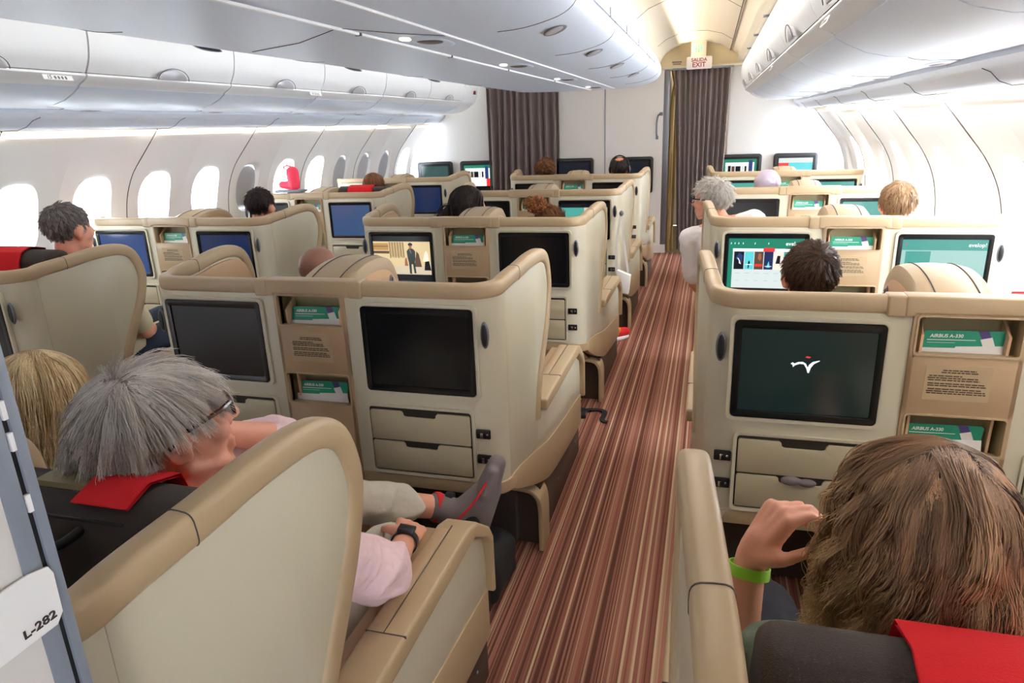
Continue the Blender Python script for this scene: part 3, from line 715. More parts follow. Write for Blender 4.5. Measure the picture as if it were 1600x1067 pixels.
    for p in top:
        w = .100; rows.append([(x, p.y-dy, p.z-dz) for x, dy, dz in ((-w, .035, .045), (-w*.97, .016, .022), (-w*.86, .004, .006), (-w*.6, 0, 0), (0, -.002, -.003), (w*.6, 0, 0), (w*.86, .004, .006), (w*.97, .016, .022), (w, .035, .045))])
    D.grid(rows, m='tan')
    dv = D.build('divider', parent=R)
    for s in (-1, 1):
        pp = [(p.y-.034, p.z-.044) for p in top]; pf = mb('peach'); pf.prism(pp+[(-.02, .62)], YZ(), s*.094, s*.1005); pf.build('divider_side', parent=dv)
        q = mb('grey_metal'); Mr = Matrix.Rotation(s*.25, 3, 'Z'); q.ell((s*.101, .345, 1.035), (.006, .026, .036), M=Mr); sp = q.build('reading_lamp', parent=dv)
        q = mb('black_plastic'); q.ell((s*.105, .345, 1.035), (.006, .019, .028), M=Mr); q.build('lamp_ring', parent=sp)
        q = mb('chrome'); q.ell((s*.109, .345, 1.037), (.006, .009, .015), M=Mr); q.build('lamp_lens', parent=sp)
        q = mb('ink')
        for k in range(3): q.box(*sorted((s*.1005, s*.1015)), .15+.005*k, .215, 1.035-.012*k, 1.041-.012*k)
        q.build('placard', parent=dv, smooth=False)
        g = [(s*.052, p.y, p.z+.0015) for p in top if p.z > 1.05]; q = mb('seam'); q.tube(g, .0018, n=5); q.build('groove', parent=dv)
    # centre console between the seats
    q = mb('tan_panel'); q.box(-.100, .100, .0, 1.18, .0, .60); cc = q.build('centre_console', parent=R, bev=.012)
    q = mb('cream'); q.box(-.085, .085, .47, 1.15, .60, .612); q.build('console_lid', parent=cc, bev=.005)
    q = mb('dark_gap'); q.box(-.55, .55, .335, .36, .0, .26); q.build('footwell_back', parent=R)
    # --- the two seats
    for s in (-1, 1):
        xc = s*.36
        st = mb('seat_fabric'); st.prism([(.10, 1.05), (.115, 1.085), (.16, 1.10), (.21, 1.085), (.24, 1.0), (.32, .62), (.36, .45), (.24, .45), (.16, .75)], YZ(), xc-.215, xc+.215)
        st.build('seat_back', parent=R, bev=.028, seg=4)
        st = mb('seat_fabric'); st.prism([(.30, .36), (.30, .46), (.5, .475), (.88, .475), (.93, .44), (.93, .34)], YZ(), xc-.225, xc+.225); st.build('seat_cushion', parent=R, bev=.03, seg=3)
        st = mb('seat_fabric'); st.box(xc-.2, xc+.2, .30, .85, .02, .36); st.build('seat_base', parent=R)
    return R

def head_cover(R, s, mat='red_cloth', w=.11, x=0.):
    xc = s*.36+x; b = mb(mat)
    rows = []
    for p in ([(.085, .985), (.092, 1.05)] if w > .06 else [])+[(.112, 1.090), (.16, 1.106), (.214, 1.090), (.248, .99), (.27, .90)]:
        rows.append([(xc-w, p[0], p[1]), (xc-w*.4, p[0], p[1]+.0), (xc+w*.4, p[0], p[1]), (xc+w, p[0], p[1])])
    rows2 = [[(a, b_+(.004 if b_ > .16 else -.004), c+.004) for a, b_, c in r] for r in rows]
    b.grid(rows); b.grid(rows2); return b.build('head_cover', parent=R)

protos = {}
rows_txt = {-1: 'nearest', 0: 'second', 1: 'third', 2: 'fourth', 3: 'farthest'}
side_txt = {'L': 'left side', 'C': 'centre', 'R': 'right side'}
XC = {'L': -1.865, 'C': 0., 'R': 1.865}
extra = {(-1, 'C'): 'with a big cream wing before the camera', (-1, 'R'): 'with the red head cover at the lower right',
         (0, 'L'): 'with the big cream wing at the left edge', (0, 'C'): 'with two switched off black screens', (0, 'R'): 'with the white swoosh on its dark screen',
         (1, 'L'): 'with dark blue tinted screens', (1, 'C'): 'with a film on its left screen', (1, 'R'): 'with film posters on its green menu screen',
         (2, 'L'): 'with a bright pink boot on its ledge', (2, 'C'): 'with white straps hanging on its aisle corner', (2, 'R'): 'with the headscarfed passenger just ahead',
         (3, 'L'): 'just behind the bulkhead screens', (3, 'C'): 'behind the bald passenger with headphones', (3, 'R'): 'with pale teal screens near the bulkhead'}
PAIRS = {}
for side, wl, wr in (('C', 1, 1), ('L', 0, 1), ('R', 1, 0)):
    pr0 = build_pair(wl, wr); first = True
    for r in (-1, 0, 1, 2, 3):
        if side == 'L' and r == -1: continue
        o = pr0 if first else copy_tree(pr0); first = False
        o.location = (XC[side], r*PITCH, 0)
        tag(o, 'cream seat pair, %s row, %s, %s' % (rows_txt[r], side_txt[side], extra[(r, side)]), 'airline seats', 'cream seat pairs of the cabin')
        PAIRS[(r, side)] = o
for key, s, kw in (((-1, 'C'), 1, dict(w=.050, x=.040)), ((-1, 'R'), -1, dict(w=.16, x=.085)), ((0, 'L'), 1, dict(w=.08)), ((2, 'L'), 1, {}), ((0, 'R'), 1, {}), ((1, 'L'), -1, {})):
    head_cover(PAIRS[key], s, **kw)
# things the nearest centre seat shows: stitched tab and pull handle on the back of the seat top
N = PAIRS[(-1, 'C')]
def child(R, name, s=None):
    c = [c for c in R.children if c.name.split('.')[0] == name]; c.sort(key=lambda o: sum(v.co.x for v in o.data.vertices)); return c[0 if s == -1 else -1]
HCV = [c for c in N.children if c.name.startswith('head_cover')][0]
for kk_, R_ in PAIRS.items():
    for s_ in (-1, 1):
        if kk_ != (-1, 'C') and (kk_, s_) != ((0, 'R'), 1): child(R_, 'seat_back', s_).location = (0, 0, -.10)
for kk_, s_ in (((1, 'L'), -1),): child(PAIRS[kk_], 'head_cover').location = (0, 0, -.10)
child(N, 'seat_back', 1).location = (0, .145, -.015)        # reclined
HCV.location = (.0, .145, -.013); HCV.scale = (1, 1, 1)
child(PAIRS[(0, 'L')], 'seat_back', 1).location = (0, .05, .075); child(PAIRS[(0, 'L')], 'head_cover').location = (0, .05, .075)
child(PAIRS[(2, 'L')], 'seat_back', 1).location = (0, .05, .06); child(PAIRS[(2, 'L')], 'head_cover').location = (0, .05, .06)
child(PAIRS[(-1, 'R')], 'seat_back', -1).location = (0, .03, -.012); child(PAIRS[(-1, 'R')], 'head_cover').location = (-0.005, .03, -.012)
b = mb('olive'); b.box(.25, .385, .285, .325, 1.080, 1.0895); b.build('hook_strip', parent=N)
b = mb('black_plastic'); b.tube(smooth_path([(.24, .255, 1.045), (.25, .222, 1.035), (.30, .212, 1.03), (.35, .215, 1.03), (.365, .25, 1.04)], 4), .008, n=8); b.box(.27, .44, .252, .264, 1.048, 1.056); b.build('pull_handle', parent=N, bev=.002)

# ---- what the lit screens show, and reflections painted on the dark ones
def emis(name, col, s=1.0):
    m = bpy.data.materials.new(name); m.use_nodes = True; b_ = m.node_tree.nodes['Principled BSDF']
    b_.inputs['Base Color'].default_value = (0.01, .01, .01, 1); b_.inputs['Roughness'].default_value = .15
    b_.inputs['Emission Color'].default_value = (*lin(col), 1); b_.inputs['Emission Strength'].default_value = s; MATS[name] = m
for n, c, s in (('e_dark', (14, 28, 26), .8), ('e_green', (24, 120, 96), .9), ('e_teal', (70, 150, 140), .9), ('e_white', (235, 240, 240), .9), ('e_grey', (205, 214, 212), .85), ('e_red', (215, 50, 48), .9),
                ('e_cyan', (90, 196, 204), .9), ('e_navy', (24, 36, 80), .9), ('e_black', (10, 14, 22), .9), ('e_blue', (40, 70, 130), .6), ('e_bluedk', (18, 34, 70), .8), ('e_pale', (150, 190, 184), .9), ('e_slate', (52, 76, 112), .8), ('e_sand', (206, 184, 140), .9), ('e_straw', (170, 132, 78), .9),
                ('e_brown', (84, 62, 46), .9), ('e_uniform', (40, 52, 50), .9), ('e_cloth', (226, 216, 200), .9), ('e_skin', (150, 92, 66), .9), ('e_ground', (196, 182, 158), .9), ('e_purple', (84, 60, 110), .6)):
    emis(n, c, s)
def screen(pair, s, name, parts, texts=()):
    """parts: (mat, shape) in screen units u 0..1 left to right, v 0..1 bottom to top"""
    R = PAIRS[pair]; mon = [c for c in R.children if c.name.startswith('monitor')]
    mon = sorted(mon, key=lambda c: sum(v.co.x for v in c.data.vertices))[0 if s < 0 else 1]
    x0, x1 = sorted((s*.172, s*.568)); x0 += .031; x1 -= .031; z0, z1 = .798, 1.035
    ux = lambda u: x0+(x1-x0)*u; uz = lambda v: z0+(z1-z0)*v
    b = MB()
    for k, (m, pts) in enumerate(parts):
        if len(pts) == 2: (a, c), (d, e) = pts; pts = [(a, c), (d, c), (d, e), (a, e)]
        y = -.0618-.00006*k; b.add([(ux(u), y, uz(v)) for u, v in pts], [tuple(range(len(pts)))], m)
    o = b.build(name, parent=mon, smooth=False)
    for (m, s_, u, v, h, al) in texts: text('screen_text', s_, h, m, mon, face_rear(ux(u), -.0645, uz(v)), ext=.0001, align=al, bold=.0003)
def R4(a, c, d, e): return [(a, c), (d, e)]
menu = [('e_green', R4(0, 0, 1, 1)), ('e_grey', R4(.06, 0, 1, .80)), ('e_white', R4(.06, .74, 1, .80)), ('e_red', R4(.47, .74, .62, .815)),
        ('e_black', R4(.08, .38, .215, .74)), ('e_blue', [(.10, .6), (.15, .72), (.2, .66), (.19, .5)]), ('e_cloth', [(.12, .62), (.145, .6), (.15, .5), (.18, .48), (.16, .56)]),
        ('e_cyan', R4(.225, .38, .345, .74)), ('e_black', [(.27, .40), (.275, .54), (.29, .56), (.30, .52), (.285, .40)]), ('e_white', R4(.24, .47, .33, .485)),
        ('e_brown', R4(.355, .38, .475, .74)), ('e_skin', [(.40, .6), (.41, .70), (.44, .70), (.45, .6), (.43, .55)]), ('e_red', R4(.365, .44, .465, .49)),
        ('e_navy', R4(.485, .38, .605, .74)), ('e_cyan', [(.52, .42), (.55, .55), (.57, .42)]), ('e_white', R4(.50, .44, .59, .45)),
        ('e_cloth', R4(.615, .38, .735, .74)), ('e_black', [(.64, .5), (.66, .66), (.70, .66), (.70, .5)]), ('e_teal', R4(.745, .38, .87, .74)), ('e_red', R4(.88, .38, .99, .74))]
for i in range(6):
    menu.append(('e_teal', R4(.10+.13*i, .30, .17+.13*i, .305))); menu.append(('e_teal', R4(.11+.13*i, .15, .16+.13*i, .155)))
for i, u in enumerate((.03, .08, .13, .19, .35, .53)): menu.append(('e_white', [(u, .88), (u+.010, .90), (u+.004, .93), (u-.004, .90)]))
screen((1, 'R'), -1, 'menu_picture', menu, [('e_white', 'evelop!', .87, .90, .026, 'CENTER')])
swoosh = [(.385, .60), (.40, .62), (.415, .605), (.44, .625), (.475, .63), (.50, .61), (.515, .565), (.525, .60), (.55, .635), (.60, .655), (.60, .645), (.56, .61), (.54, .565), (.528, .50), (.518, .50), (.505, .555), (.485, .60), (.455, .605), (.42, .585), (.405, .56), (.40, .59)]
screen((0, 'R'), -1, 'idle_or_reflection', [('e_dark', R4(0, 0, 1, 1)), ('e_white', swoosh), ('e_red', [(.49, .685), (.505, .70), (.535, .69), (.52, .675)])])
film = [('e_black', R4(0, 0, 1, 1)), ('e_sand', R4(0, .12, 1, .88)), ('e_ground', R4(0, .12, 1, .32)), ('e_brown', R4(.0, .60, .28, .66)), ('e_straw', R4(0, .68, .27, .84)), ('e_brown', R4(.0, .76, .27, .775))]
for i in range(11): film.append(('e_straw' if i % 2 else 'e_brown', [(.29+.024*i, .50+.02*(i % 3)), (.305+.024*i, .50), (.30+.024*i, .86), (.285+.024*i, .87)]))
film += [('e_brown', [(.71, .30), (.76, .66), (.80, .60), (.84, .30)]), ('e_cloth', [(.86, .42), (.90, .62), (.93, .68), (.96, .60), (.97, .44)]), ('e_black', [(.88, .22), (.90, .42), (.97, .44), (1.0, .22)]),
         ('e_skin', [(.54, .32), (.55, .48), (.58, .52), (.60, .32)]),
         ('e_uniform', [(.62, .14), (.615, .40), (.60, .50), (.59, .66), (.63, .72), (.70, .72), (.74, .66), (.735, .48), (.72, .40), (.735, .15), (.70, .15), (.685, .36), (.66, .36), (.655, .13)]),
         ('e_skin', [(.638, .72), (.635, .79), (.685, .79), (.68, .72)]), ('e_black', [(.625, .79), (.62, .83), (.66, .86), (.70, .83), (.695, .79)]), ('e_straw', [(.64, .70), (.65, .70), (.67, .62), (.66, .62)])]
screen((1, 'C'), -1, 'film_picture', film)
screen((2, 'C'), 1, 'film_picture', [('e_black', R4(0, 0, 1, 1)), ('e_ground', R4(0, .12, 1, .88)), ('e_teal', R4(0, .5, .5, .88)), ('e_brown', [(.2, .12), (.24, .5), (.3, .12)]), ('e_uniform', [(.55, .12), (.57, .7), (.63, .7), (.66, .12)]), ('e_brown', [(.7, .12), (.75, .6), (.8, .12)])])
screen((1, 'R'), 1, 'menu_picture', [('e_teal', R4(0, 0, 1, 1)), ('e_pale', R4(0, 0, 1, .80)), ('e_teal', R4(.05, .2, .35, .78)), ('e_red', [(.04, .88), (.055, .90), (.05, .93), (.035, .90)])], [('e_white', 'evelop!', .88, .90, .024, 'CENTER')])
for key, s, c1, c2 in (((1, 'L'), 1, 'e_bluedk', 'e_navy'), ((1, 'L'), -1, 'e_blue', 'e_bluedk'), ((2, 'L'), 1, 'e_slate', 'e_purple'), ((3, 'L'), 1, 'e_bluedk', 'e_blue'), ((2, 'R'), 1, 'e_teal', 'e_cyan'), ((3, 'R'), 1, 'e_teal', 'e_cyan'), ((3, 'R'), -1, 'e_teal', 'e_green')):
    screen(key, s, 'idle_or_reflection', [(c1, R4(0, 0, 1, 1))])  # on the left pairs this glowing colour paints reflections in dark screens

# ---- safety cards standing in the pockets
def card(x, y, z, label, var=0):
    R_ = empty('safety_card', (x, y, z), label, 'leaflet', 'green safety cards in the seat pockets')
    b = mb('card_green'); b.prism([(-.105, -.10), (-.092, .0), (-.088, .004), (.086, .004), (.092, -.002), (.078, -.10)] if var == 0 else [(-.108, .006), (.098, .004), (.104, -.10), (-.10, -.10)], XZ(), -.001, .001)
    c = b.build('card', parent=R_, smooth=False)
    b = mb('card_purple'); b.prism([(.030, .004), (.054, .004), (.066, -.028), (.046, -.030)], XZ(), -.0016, -.001)
    b.prism([(.052, -.036), (.07, -.034), (.084, -.055), (.066, -.06)], XZ(), -.0016, -.001); b.build('belt_picture', parent=R_, smooth=False)
    b = mb('paper'); b.prism([(.036, -.018), (.062, -.012), (.070, -.036), (.044, -.040)], XZ(), -.0022, -.0016); b.build('buckle_picture', parent=R_, smooth=False)
    t = text('card_title', 'AIRBUS A-330', .0125, 'white', R_, face_rear(-.078, -.0016, -.010), ext=.0002, align='LEFT', bold=.0003, shear=.15)
    b = mb('white'); b.box(-.084, .026, -.0016, -.001, -.0212, -.0194); b.box(-.084, -.02, -.0014, -.001, -.028, -.0272); b.build('card_print', parent=R_, smooth=False)
    b = mb('paper'); b.prism([(-.105, -.041), (-.02, -.041), (-.018, -.037), (.088, -.034), (.09, -.10), (-.105, -.10)], XZ(), -.004, -.0025); b.build('leaflet', parent=R_, smooth=False)
    return R_
c0 = None
for side in 'LCR':
    for r in (0, 1, 2, 3):
        for lv, zt in (('upper', 1.036), ('lower', .768)):
            if r == 3 and lv == 'lower': continue
            if r == 2 and lv == 'lower' and side != 'C': continue
            lab = 'green safety card in the %s pocket, %s row %s' % (lv, rows_txt[r], side_txt[side])
            c = card(0, 0, 0, lab, 0) if c0 is None else copy_tree(c0)
            if c0 is None: c0 = c
            c['label'] = lab
            dz = -.002 if lv == 'upper' else .004
            c.location = (XC[side]+(.004 if lv == 'upper' else -.006)+.003*((r*7+ord(side)) % 3-1), r*PITCH-.018, zt+dz); c.rotation_euler = (-.08, 0, math.radians(0)); c.rotation_euler.y = math.radians((-1.2, .5, 1.5, -.5)[r])

# ---- wall monitors on the forward bulkhead
def wallmon(x0, x1, lab, pic):
    xc = (x0+x1)/2; w = (x1-x0)/2
    R_ = empty('wall_monitor', (xc, YB-.002, 1.0), lab, 'screen', 'monitors on the forward bulkhead')
    zt, zb = .175, -.26
    b = mb('black_plastic'); b.prism(rr(-w, w, zb, zt, .035), XZ(), -.05, 0); h = b.build('housing', parent=R_, bev=.008)
    b = mb('bezel'); ring(b, rr(-w+.03, w-.03, -.17, .145, .012), rr(-w+.055, w-.055, -.145, .12, .006), XZ(), -.05, -.056); b.build('bezel', parent=R_)
    b = MB(); zz = lambda v: -.145+.265*v; xx = lambda u: -w+.055+(2*w-.11)*u
    for k, (m, (a, c, d, e)) in enumerate(pic): b.add([(xx(a), -.0515-.0002*k, zz(c)), (xx(d), -.0515-.0002*k, zz(c)), (xx(d), -.0515-.0002*k, zz(e)), (xx(a), -.0515-.0002*k, zz(e))], [(0, 1, 2, 3)], m)
    b.build('display', parent=R_, smooth=False)
emis('e_dteal', (36, 72, 68), .8); emis('e_dnavy', (14, 20, 32), .8)
mn = [('e_green', (0, 0, 1, 1)), ('e_white', (.05, 0, .93, .86)), ('e_grey', (.05, .40, .12, .70)), ('e_black', (.13, .44, .22, .72)), ('e_brown', (.24, .42, .34, .70)), ('e_black', (.36, .42, .52, .70)), ('e_grey', (.54, .42, .62, .7)), ('e_black', (.64, .42, .70, .70)), ('e_blue', (.76, .35, .88, .95)), ('e_red', (.80, .0, .95, .36))]
wallmon(-2.52, -2.03, 'black framed monitor with dim teal screen at the far left of the bulkhead', [('e_dteal', (0, 0, 1, 1))])
wallmon(-1.92, -1.43, 'black framed monitor with lit film menu beside the left curtain', mn)
wallmon(-.655, -.165, 'black switched off monitor right of the left curtain, on the centre bulkhead', [('e_dnavy', (0, 0, 1, 1))])
wallmon(.06, .565, 'black switched off monitor in front of the bald passenger with headphones', [('e_dnavy', (0, 0, 1, 1))])
wallmon(1.33, 1.805, 'black framed monitor with lit film menu right of the right curtain', mn)
wallmon(1.935, 2.41, 'black framed monitor with pale reflections, rightmost on the bulkhead', [('e_grey', (0, 0, 1, 1)), ('e_cyan', (.3, 0, 1, .8)), ('e_red', (.0, .5, .3, .8))])


# ================================================================== PEOPLE
V3 = Vector
def fuse(b, voxel, name, mat, parent, smooth=4, disp=0., dscale=13., seed=0, sub=0, cut=None):
    me = bpy.data.meshes.new(name+'_tmp'); me.from_pydata(b.v, [], b.f); 
    bm = bmesh.new(); bm.from_mesh(me); bmesh.ops.recalc_face_normals(bm, faces=bm.faces); bm.to_mesh(me); bm.free()
    t = bpy.data.objects.new(name+'_tmp', me); C.objects.link(t)
    m = t.modifiers.new('r', 'REMESH'); m.mode = 'VOXEL'; m.voxel_size = voxel; m.use_smooth_shade = True
    m = t.modifiers.new('s', 'SMOOTH'); m.iterations = smooth; m.factor = .6
    dg = bpy.context.evaluated_depsgraph_get(); dg.update()
    out = bpy.data.meshes.new_from_object(t.evaluated_get(dg)); bpy.data.objects.remove(t); bpy.data.meshes.remove(me)
    if disp:
        bm = bmesh.new(); bm.from_mesh(out); bm.normal_update()
        for v in bm.verts:
            q = v.co*dscale+V3((seed, seed*2, 0)); w = V3((q.x, q.y*.6+mnoise.noise(q*.5)*2, q.z))
            v.co += v.normal*disp*(1-2*abs(mnoise.noise(w)))
        bm.to_mesh(out); bm.free()
    if cut:
        bm = bmesh.new(); bm.from_mesh(out)
        for co, no in cut: bmesh.ops.bisect_plane(bm, geom=bm.verts[:]+bm.edges[:]+bm.faces[:], plane_co=co, plane_no=no, clear_outer=True)
        bm.to_mesh(out); bm.free()
    out.polygons.foreach_set('use_smooth', [True]*len(out.polygons))
    out.materials.clear(); out.materials.append(MATS[mat])
    o = bpy.data.objects.new(name, out); C.objects.link(o); o.parent = parent
    if parent: o.matrix_parent_inverse = Matrix.Translation(-parent.location)
    return o
def headM(pos, yaw=0, pitch=0, roll=0, sc=1.0):
    return Matrix.Translation(pos) @ Matrix.Rotation(yaw, 4, 'Z') @ Matrix.Rotation(pitch, 4, 'X') @ Matrix.Rotation(roll, 4, 'Y') @ Matrix.Scale(sc, 4)
def head_prims(b, M, ear=True, fine=False):
    R3 = M.to_3x3()
    T = lambda p: M @ V3(p)
    e = lambda c, r: b.ell(T(c), r, nu=20, nv=14, M=R3)
    k = lambda a, c, r0, r1: b.cap(T(a), T(c), r0*M.to_scale().x, r1*M.to_scale().x)
    e((0, -.012, .036), (.073, .092, .080)); e((0, .022, -.012), (.061, .072, .080)); e((0, .022, -.062), (.050, .056, .042)); e((0, .068, -.090), (.022, .018, .018))
    k((0, .084, .024), (0, .112, -.018), .008, .011); k((-.012, .094, -.024), (.012, .094, -.024), .009, .009)
    k((-.034, .076, .034), (-.010, .084, .032), .009, .009); k((.034, .076, .034), (.010, .084, .032), .009, .009)
    for s in (-1, 1):
        e((s*.036, .062, -.022), (.024, .026, .024)); k((s*.050, .0, -.055), (s*.026, .060, -.082), .016, .014)
        if ear:
            k((s*.068, .004, .0), (s*.078, -.002, -.004), .018, .014)
            b.tube([T((s*(.079+.005*math.cos(a)), -.008+.017*math.cos(a), -.002+.031*math.sin(a))) for a in np.linspace(.2, 2*PI-.6, 14)], .0055*M.to_scale().x, n=8)
            b.ell(T((s*.077, .002, -.026)), (.006, .009, .011), M=R3)
    k((-.018, .086, -.054), (.018, .086, -.054), .0075, .0075); k((-.014, .084, -.066), (.014, .084, -.066), .008, .008)
def hand(b, w, d, n, side, curl=(.5, .6, .4), sc=1.0, thumb=.6, spread=.05):
    w = V3(w); d = V3(d).normalized(); n = V3(n); n = (n-d*n.dot(d)).normalized(); u = d.cross(n)*side   # u points to the thumb side
    tips = []
    b.cap(w, w+d*.03*sc, .024*sc, .026*sc)
    for i, (o, L, fr) in enumerate(((.030, .074, .0088), (.010, .082, .0092), (-.011, .076, .0088), (-.030, .060, .0078))):
        kn = w+d*(.092-.004*abs(i-1)**1.5)*sc+u*o*sc
        b.cap(w+u*o*.55*sc+d*.01*sc, kn, .017*sc, .0125*sc)
        p = kn; ang = 0; dd = (d+u*spread*(1.5-i)).normalized()
        for j, fl in enumerate((.45, .31, .26)):
            ang += curl[j]*(1+.12*i); v = dd*math.cos(ang)+n*math.sin(ang); q = p+v*L*fl*sc; b.cap(p, q, (fr-.0009*j)*sc, (fr-.0009*(j+1))*sc, n=10); p = q
        tips.append(p)
    p = w+u*.022*sc+d*.012*sc; v = (d*.65+u*.75+n*.25).normalized(); q = p+v*.045*sc; b.cap(p, q, .016*sc, .0115*sc)
    v = (d*.9+u*(.45-thumb*.5)+n*thumb).normalized(); r_ = q+v*.032*sc; b.cap(q, r_, .0105*sc, .0095*sc); v = (v+n*thumb*.6-u*thumb*.4).normalized(); b.cap(r_, r_+v*.026*sc, .0095*sc, .0075*sc)
def tube_strands(name, Pts, r, mat, parent, tone_rand, taper=.35, flat=1.):
    n, k, _ = Pts.shape; T = np.gradient(Pts, axis=1); T /= np.linalg.norm(T, axis=2, keepdims=True)+1e-9
    up = np.array([.31, .2, .93]); A = np.cross(T, up); A /= np.linalg.norm(A, axis=2, keepdims=True)+1e-9; B = np.cross(T, A)
    tt = np.linspace(0, 1, k); rr_ = (r*(1-(1-taper)*tt**1.5))[None, :, None]; vs_ = []
    for j in range(3):
        a = 2*PI*j/3; vs_.append(Pts+A*math.cos(a)*rr_+B*math.sin(a)*rr_)
    V_ = np.stack(vs_, 2).reshape(-1, 3)
    base = (np.arange(n)[:, None, None]*k+np.arange(k-1)[None, :, None])*3; j = np.arange(3)[None, None, :]; j2 = (j+1) % 3
    F_ = np.stack([base+j, base+j2, base+3+j2, base+3+j], -1).reshape(-1, 4)
    me = bpy.data.meshes.new(name); me.vertices.add(len(V_)); me.vertices.foreach_set('co', V_.astype(np.float32).ravel())
    me.loops.add(F_.size); me.loops.foreach_set('vertex_index', F_.astype(np.int32).ravel()); me.polygons.add(len(F_)); me.polygons.foreach_set('loop_start', np.arange(0, F_.size, 4, dtype=np.int32))
    me.polygons.foreach_set('use_smooth', np.ones(len(F_), bool)); me.update(calc_edges=True)
    ca = me.color_attributes.new('tone', 'FLOAT_COLOR', 'POINT'); col = np.ones((n, k, 3, 4)); col[..., 0] = tone_rand[:, None, None]; col[..., 1] = tt[None, :, None]
    ca.data.foreach_set('color', col.astype(np.float32).ravel()); me.materials.append(MATS[mat])
    o = bpy.data.objects.new(name, me); C.objects.link(o); o.parent = parent
    if parent: o.matrix_parent_inverse = Matrix.Translation(-parent.location)
    return o
def hairline(p, back=-.085, front=.058, side=.0):   # is this scalp point covered with hair?
    y, z = p[..., 1], p[..., 2]
    lim = np.where(y > .0, side+(front-side)*np.clip(y/.07, 0, 1)**1.3, side+(back-side)*np.clip(-y/.09, 0, 1))
    return z > lim
def hair(M, mat, parent, n=900, length=.05, r=.0012, seed=1, lift=.35, grav=.3, curl=0., cfreq=5., steps=9, crown=(0, -.05, .11), flow=None, region=None, rad=(.080, .098, .087), cap=True, lvar=.25, clump=0, taper=.35, patch=None, part=None, conv=.45, fuzz=.03, lenfn=None, tw=.5):
    rng = np.random.default_rng(seed); c0 = np.array([0, -.012, .036]); rad = np.array(rad); region = region or hairline
    d = rng.normal(size=(n*6, 3)); d /= np.linalg.norm(d, axis=1, keepdims=True); p = c0+d*rad*.985
    ok = region(p)
    if patch is not None: ok &= patch(p)
    p = p[ok][:n]; n = len(p)
    g = np.array(M.to_3x3().normalized().inverted() @ V3((0, 0, -1))); cr = np.array(crown)
    nrm = (p-c0)/rad**2; nrm /= np.linalg.norm(nrm, axis=1, keepdims=True)
    f = flow(p) if flow else p-cr
    if part is not None: f = f+np.where(p[:, :1] > part, 1., -1.)*np.array([[.12, 0, .0]])*np.clip((p[:, 1:2]+.03)/.05, 0, 1)
    f = f-nrm*(f*nrm).sum(1, keepdims=True); f /= np.linalg.norm(f, axis=1, keepdims=True)+1e-9
    ng = min(n, clump or max(60, n//8)); L = (length*(1+lvar*rng.uniform(-1, 1, ng))*(lenfn(p[:ng]) if lenfn else 1.))[:, None]; lf = (lift*rng.uniform(.3, 1.6, ng))[:, None]
    q = p[:ng].copy(); v = f[:ng]+nrm[:ng]*lf; ph = rng.uniform(0, 6.28, ng); ax = rng.normal(size=(ng, 3)); ax /= np.linalg.norm(ax, axis=1, keepdims=True); path = [q.copy()]
    for k in range(1, steps):
        v = v/np.linalg.norm(v, axis=1, keepdims=True); v = v+g*grav+rng.normal(0, .03, (ng, 3)); v /= np.linalg.norm(v, axis=1, keepdims=True)
        q = q+v*L/(steps-1); w = (q-c0)/rad; s_ = np.linalg.norm(w, axis=1, keepdims=True); ins = s_ < 1.0
        q = np.where(ins, c0+w/np.maximum(s_, 1e-6)*rad, q); nn = w/rad; nn /= np.linalg.norm(nn, axis=1, keepdims=True); vn = (v*nn).sum(1, keepdims=True); v = np.where(ins & (vn < 0), v-nn*vn, v)
        t = k/(steps-1); off = ax*(np.sin(cfreq*t*2+ph)*curl*t)[:, None]+np.cross(ax, v)*(np.cos(cfreq*t*2+ph)*curl*t)[:, None]
        path.append(q+off)
    G = np.stack(path, 1); dd = ((p[:, None]-p[None, :ng])**2).sum(2); o2 = np.argsort(dd, 1)[:, :2]; ci = np.where(rng.uniform(size=n) < .8, o2[:, 0], o2[:, 1])
    tt = np.linspace(0, 1, steps)[None, :, None]; A = G[ci]+(p-p[ci])[:, None]*(1-conv*tt**.8); A = p[:, None]+(A-A[:, :1])*(1+rng.uniform(-.12, .12, n))[:, None, None]
    A += rng.normal(0, fuzz, (n, 1, 3))*tt*length+rng.normal(0, fuzz*.25, (n, steps, 3))*tt*length
    w = (A-c0)/rad; s_ = np.linalg.norm(w, axis=2, keepdims=True); A = np.where(s_ < 1.004, c0+w/np.maximum(s_, 1e-6)*rad*1.006, A)
    gt = rng.uniform(0, 1, ng); tone = np.clip(tw*gt[ci]+(1-tw)*rng.uniform(0, 1, n)**.8, 0, 1)
    Mn = np.array(M); A = A@Mn[:3, :3].T+Mn[:3, 3]
    tube_strands('hair', A, r, mat, parent, tone, taper)
    if cap:
        b = mb(mat); th = 40; ph_ = 56; ids = {}; vv = []; ff = []
        for i in range(th+1):
            for j in range(ph_):
                a = PI*i/th; c = 2*PI*j/ph_; vv.append(c0+rad*np.array([math.sin(a)*math.cos(c), math.sin(a)*math.sin(c), math.cos(a)]))
        vv = np.array(vv); rg = region(vv)
        for i in range(th):
            for j in range(ph_):
                q_ = (i*ph_+j, i*ph_+(j+1) % ph_, (i+1)*ph_+(j+1) % ph_, (i+1)*ph_+j)
                if sum(rg[list(q_)]) >= 3: ff.append(q_)
        b.add([M @ V3(x) for x in vv], ff, mat); o = b.build('scalp_hair', parent=parent); o.matrix_parent_inverse = Matrix.Translation(-parent.location)
def eyes(M, parent):
    for s in (-1, 1):
        b = mb('eye_white'); b.ell(M @ V3((s*.030, .072, .016)), (.012, .012, .012), M=M.to_3x3()); b.ell(M @ V3((s*.030, .082, .016)), (.005, .003, .005), 'black_plastic', M=M.to_3x3())
        o = b.build('eye', parent=parent); o.matrix_parent_inverse = Matrix.Translation(-parent.location)
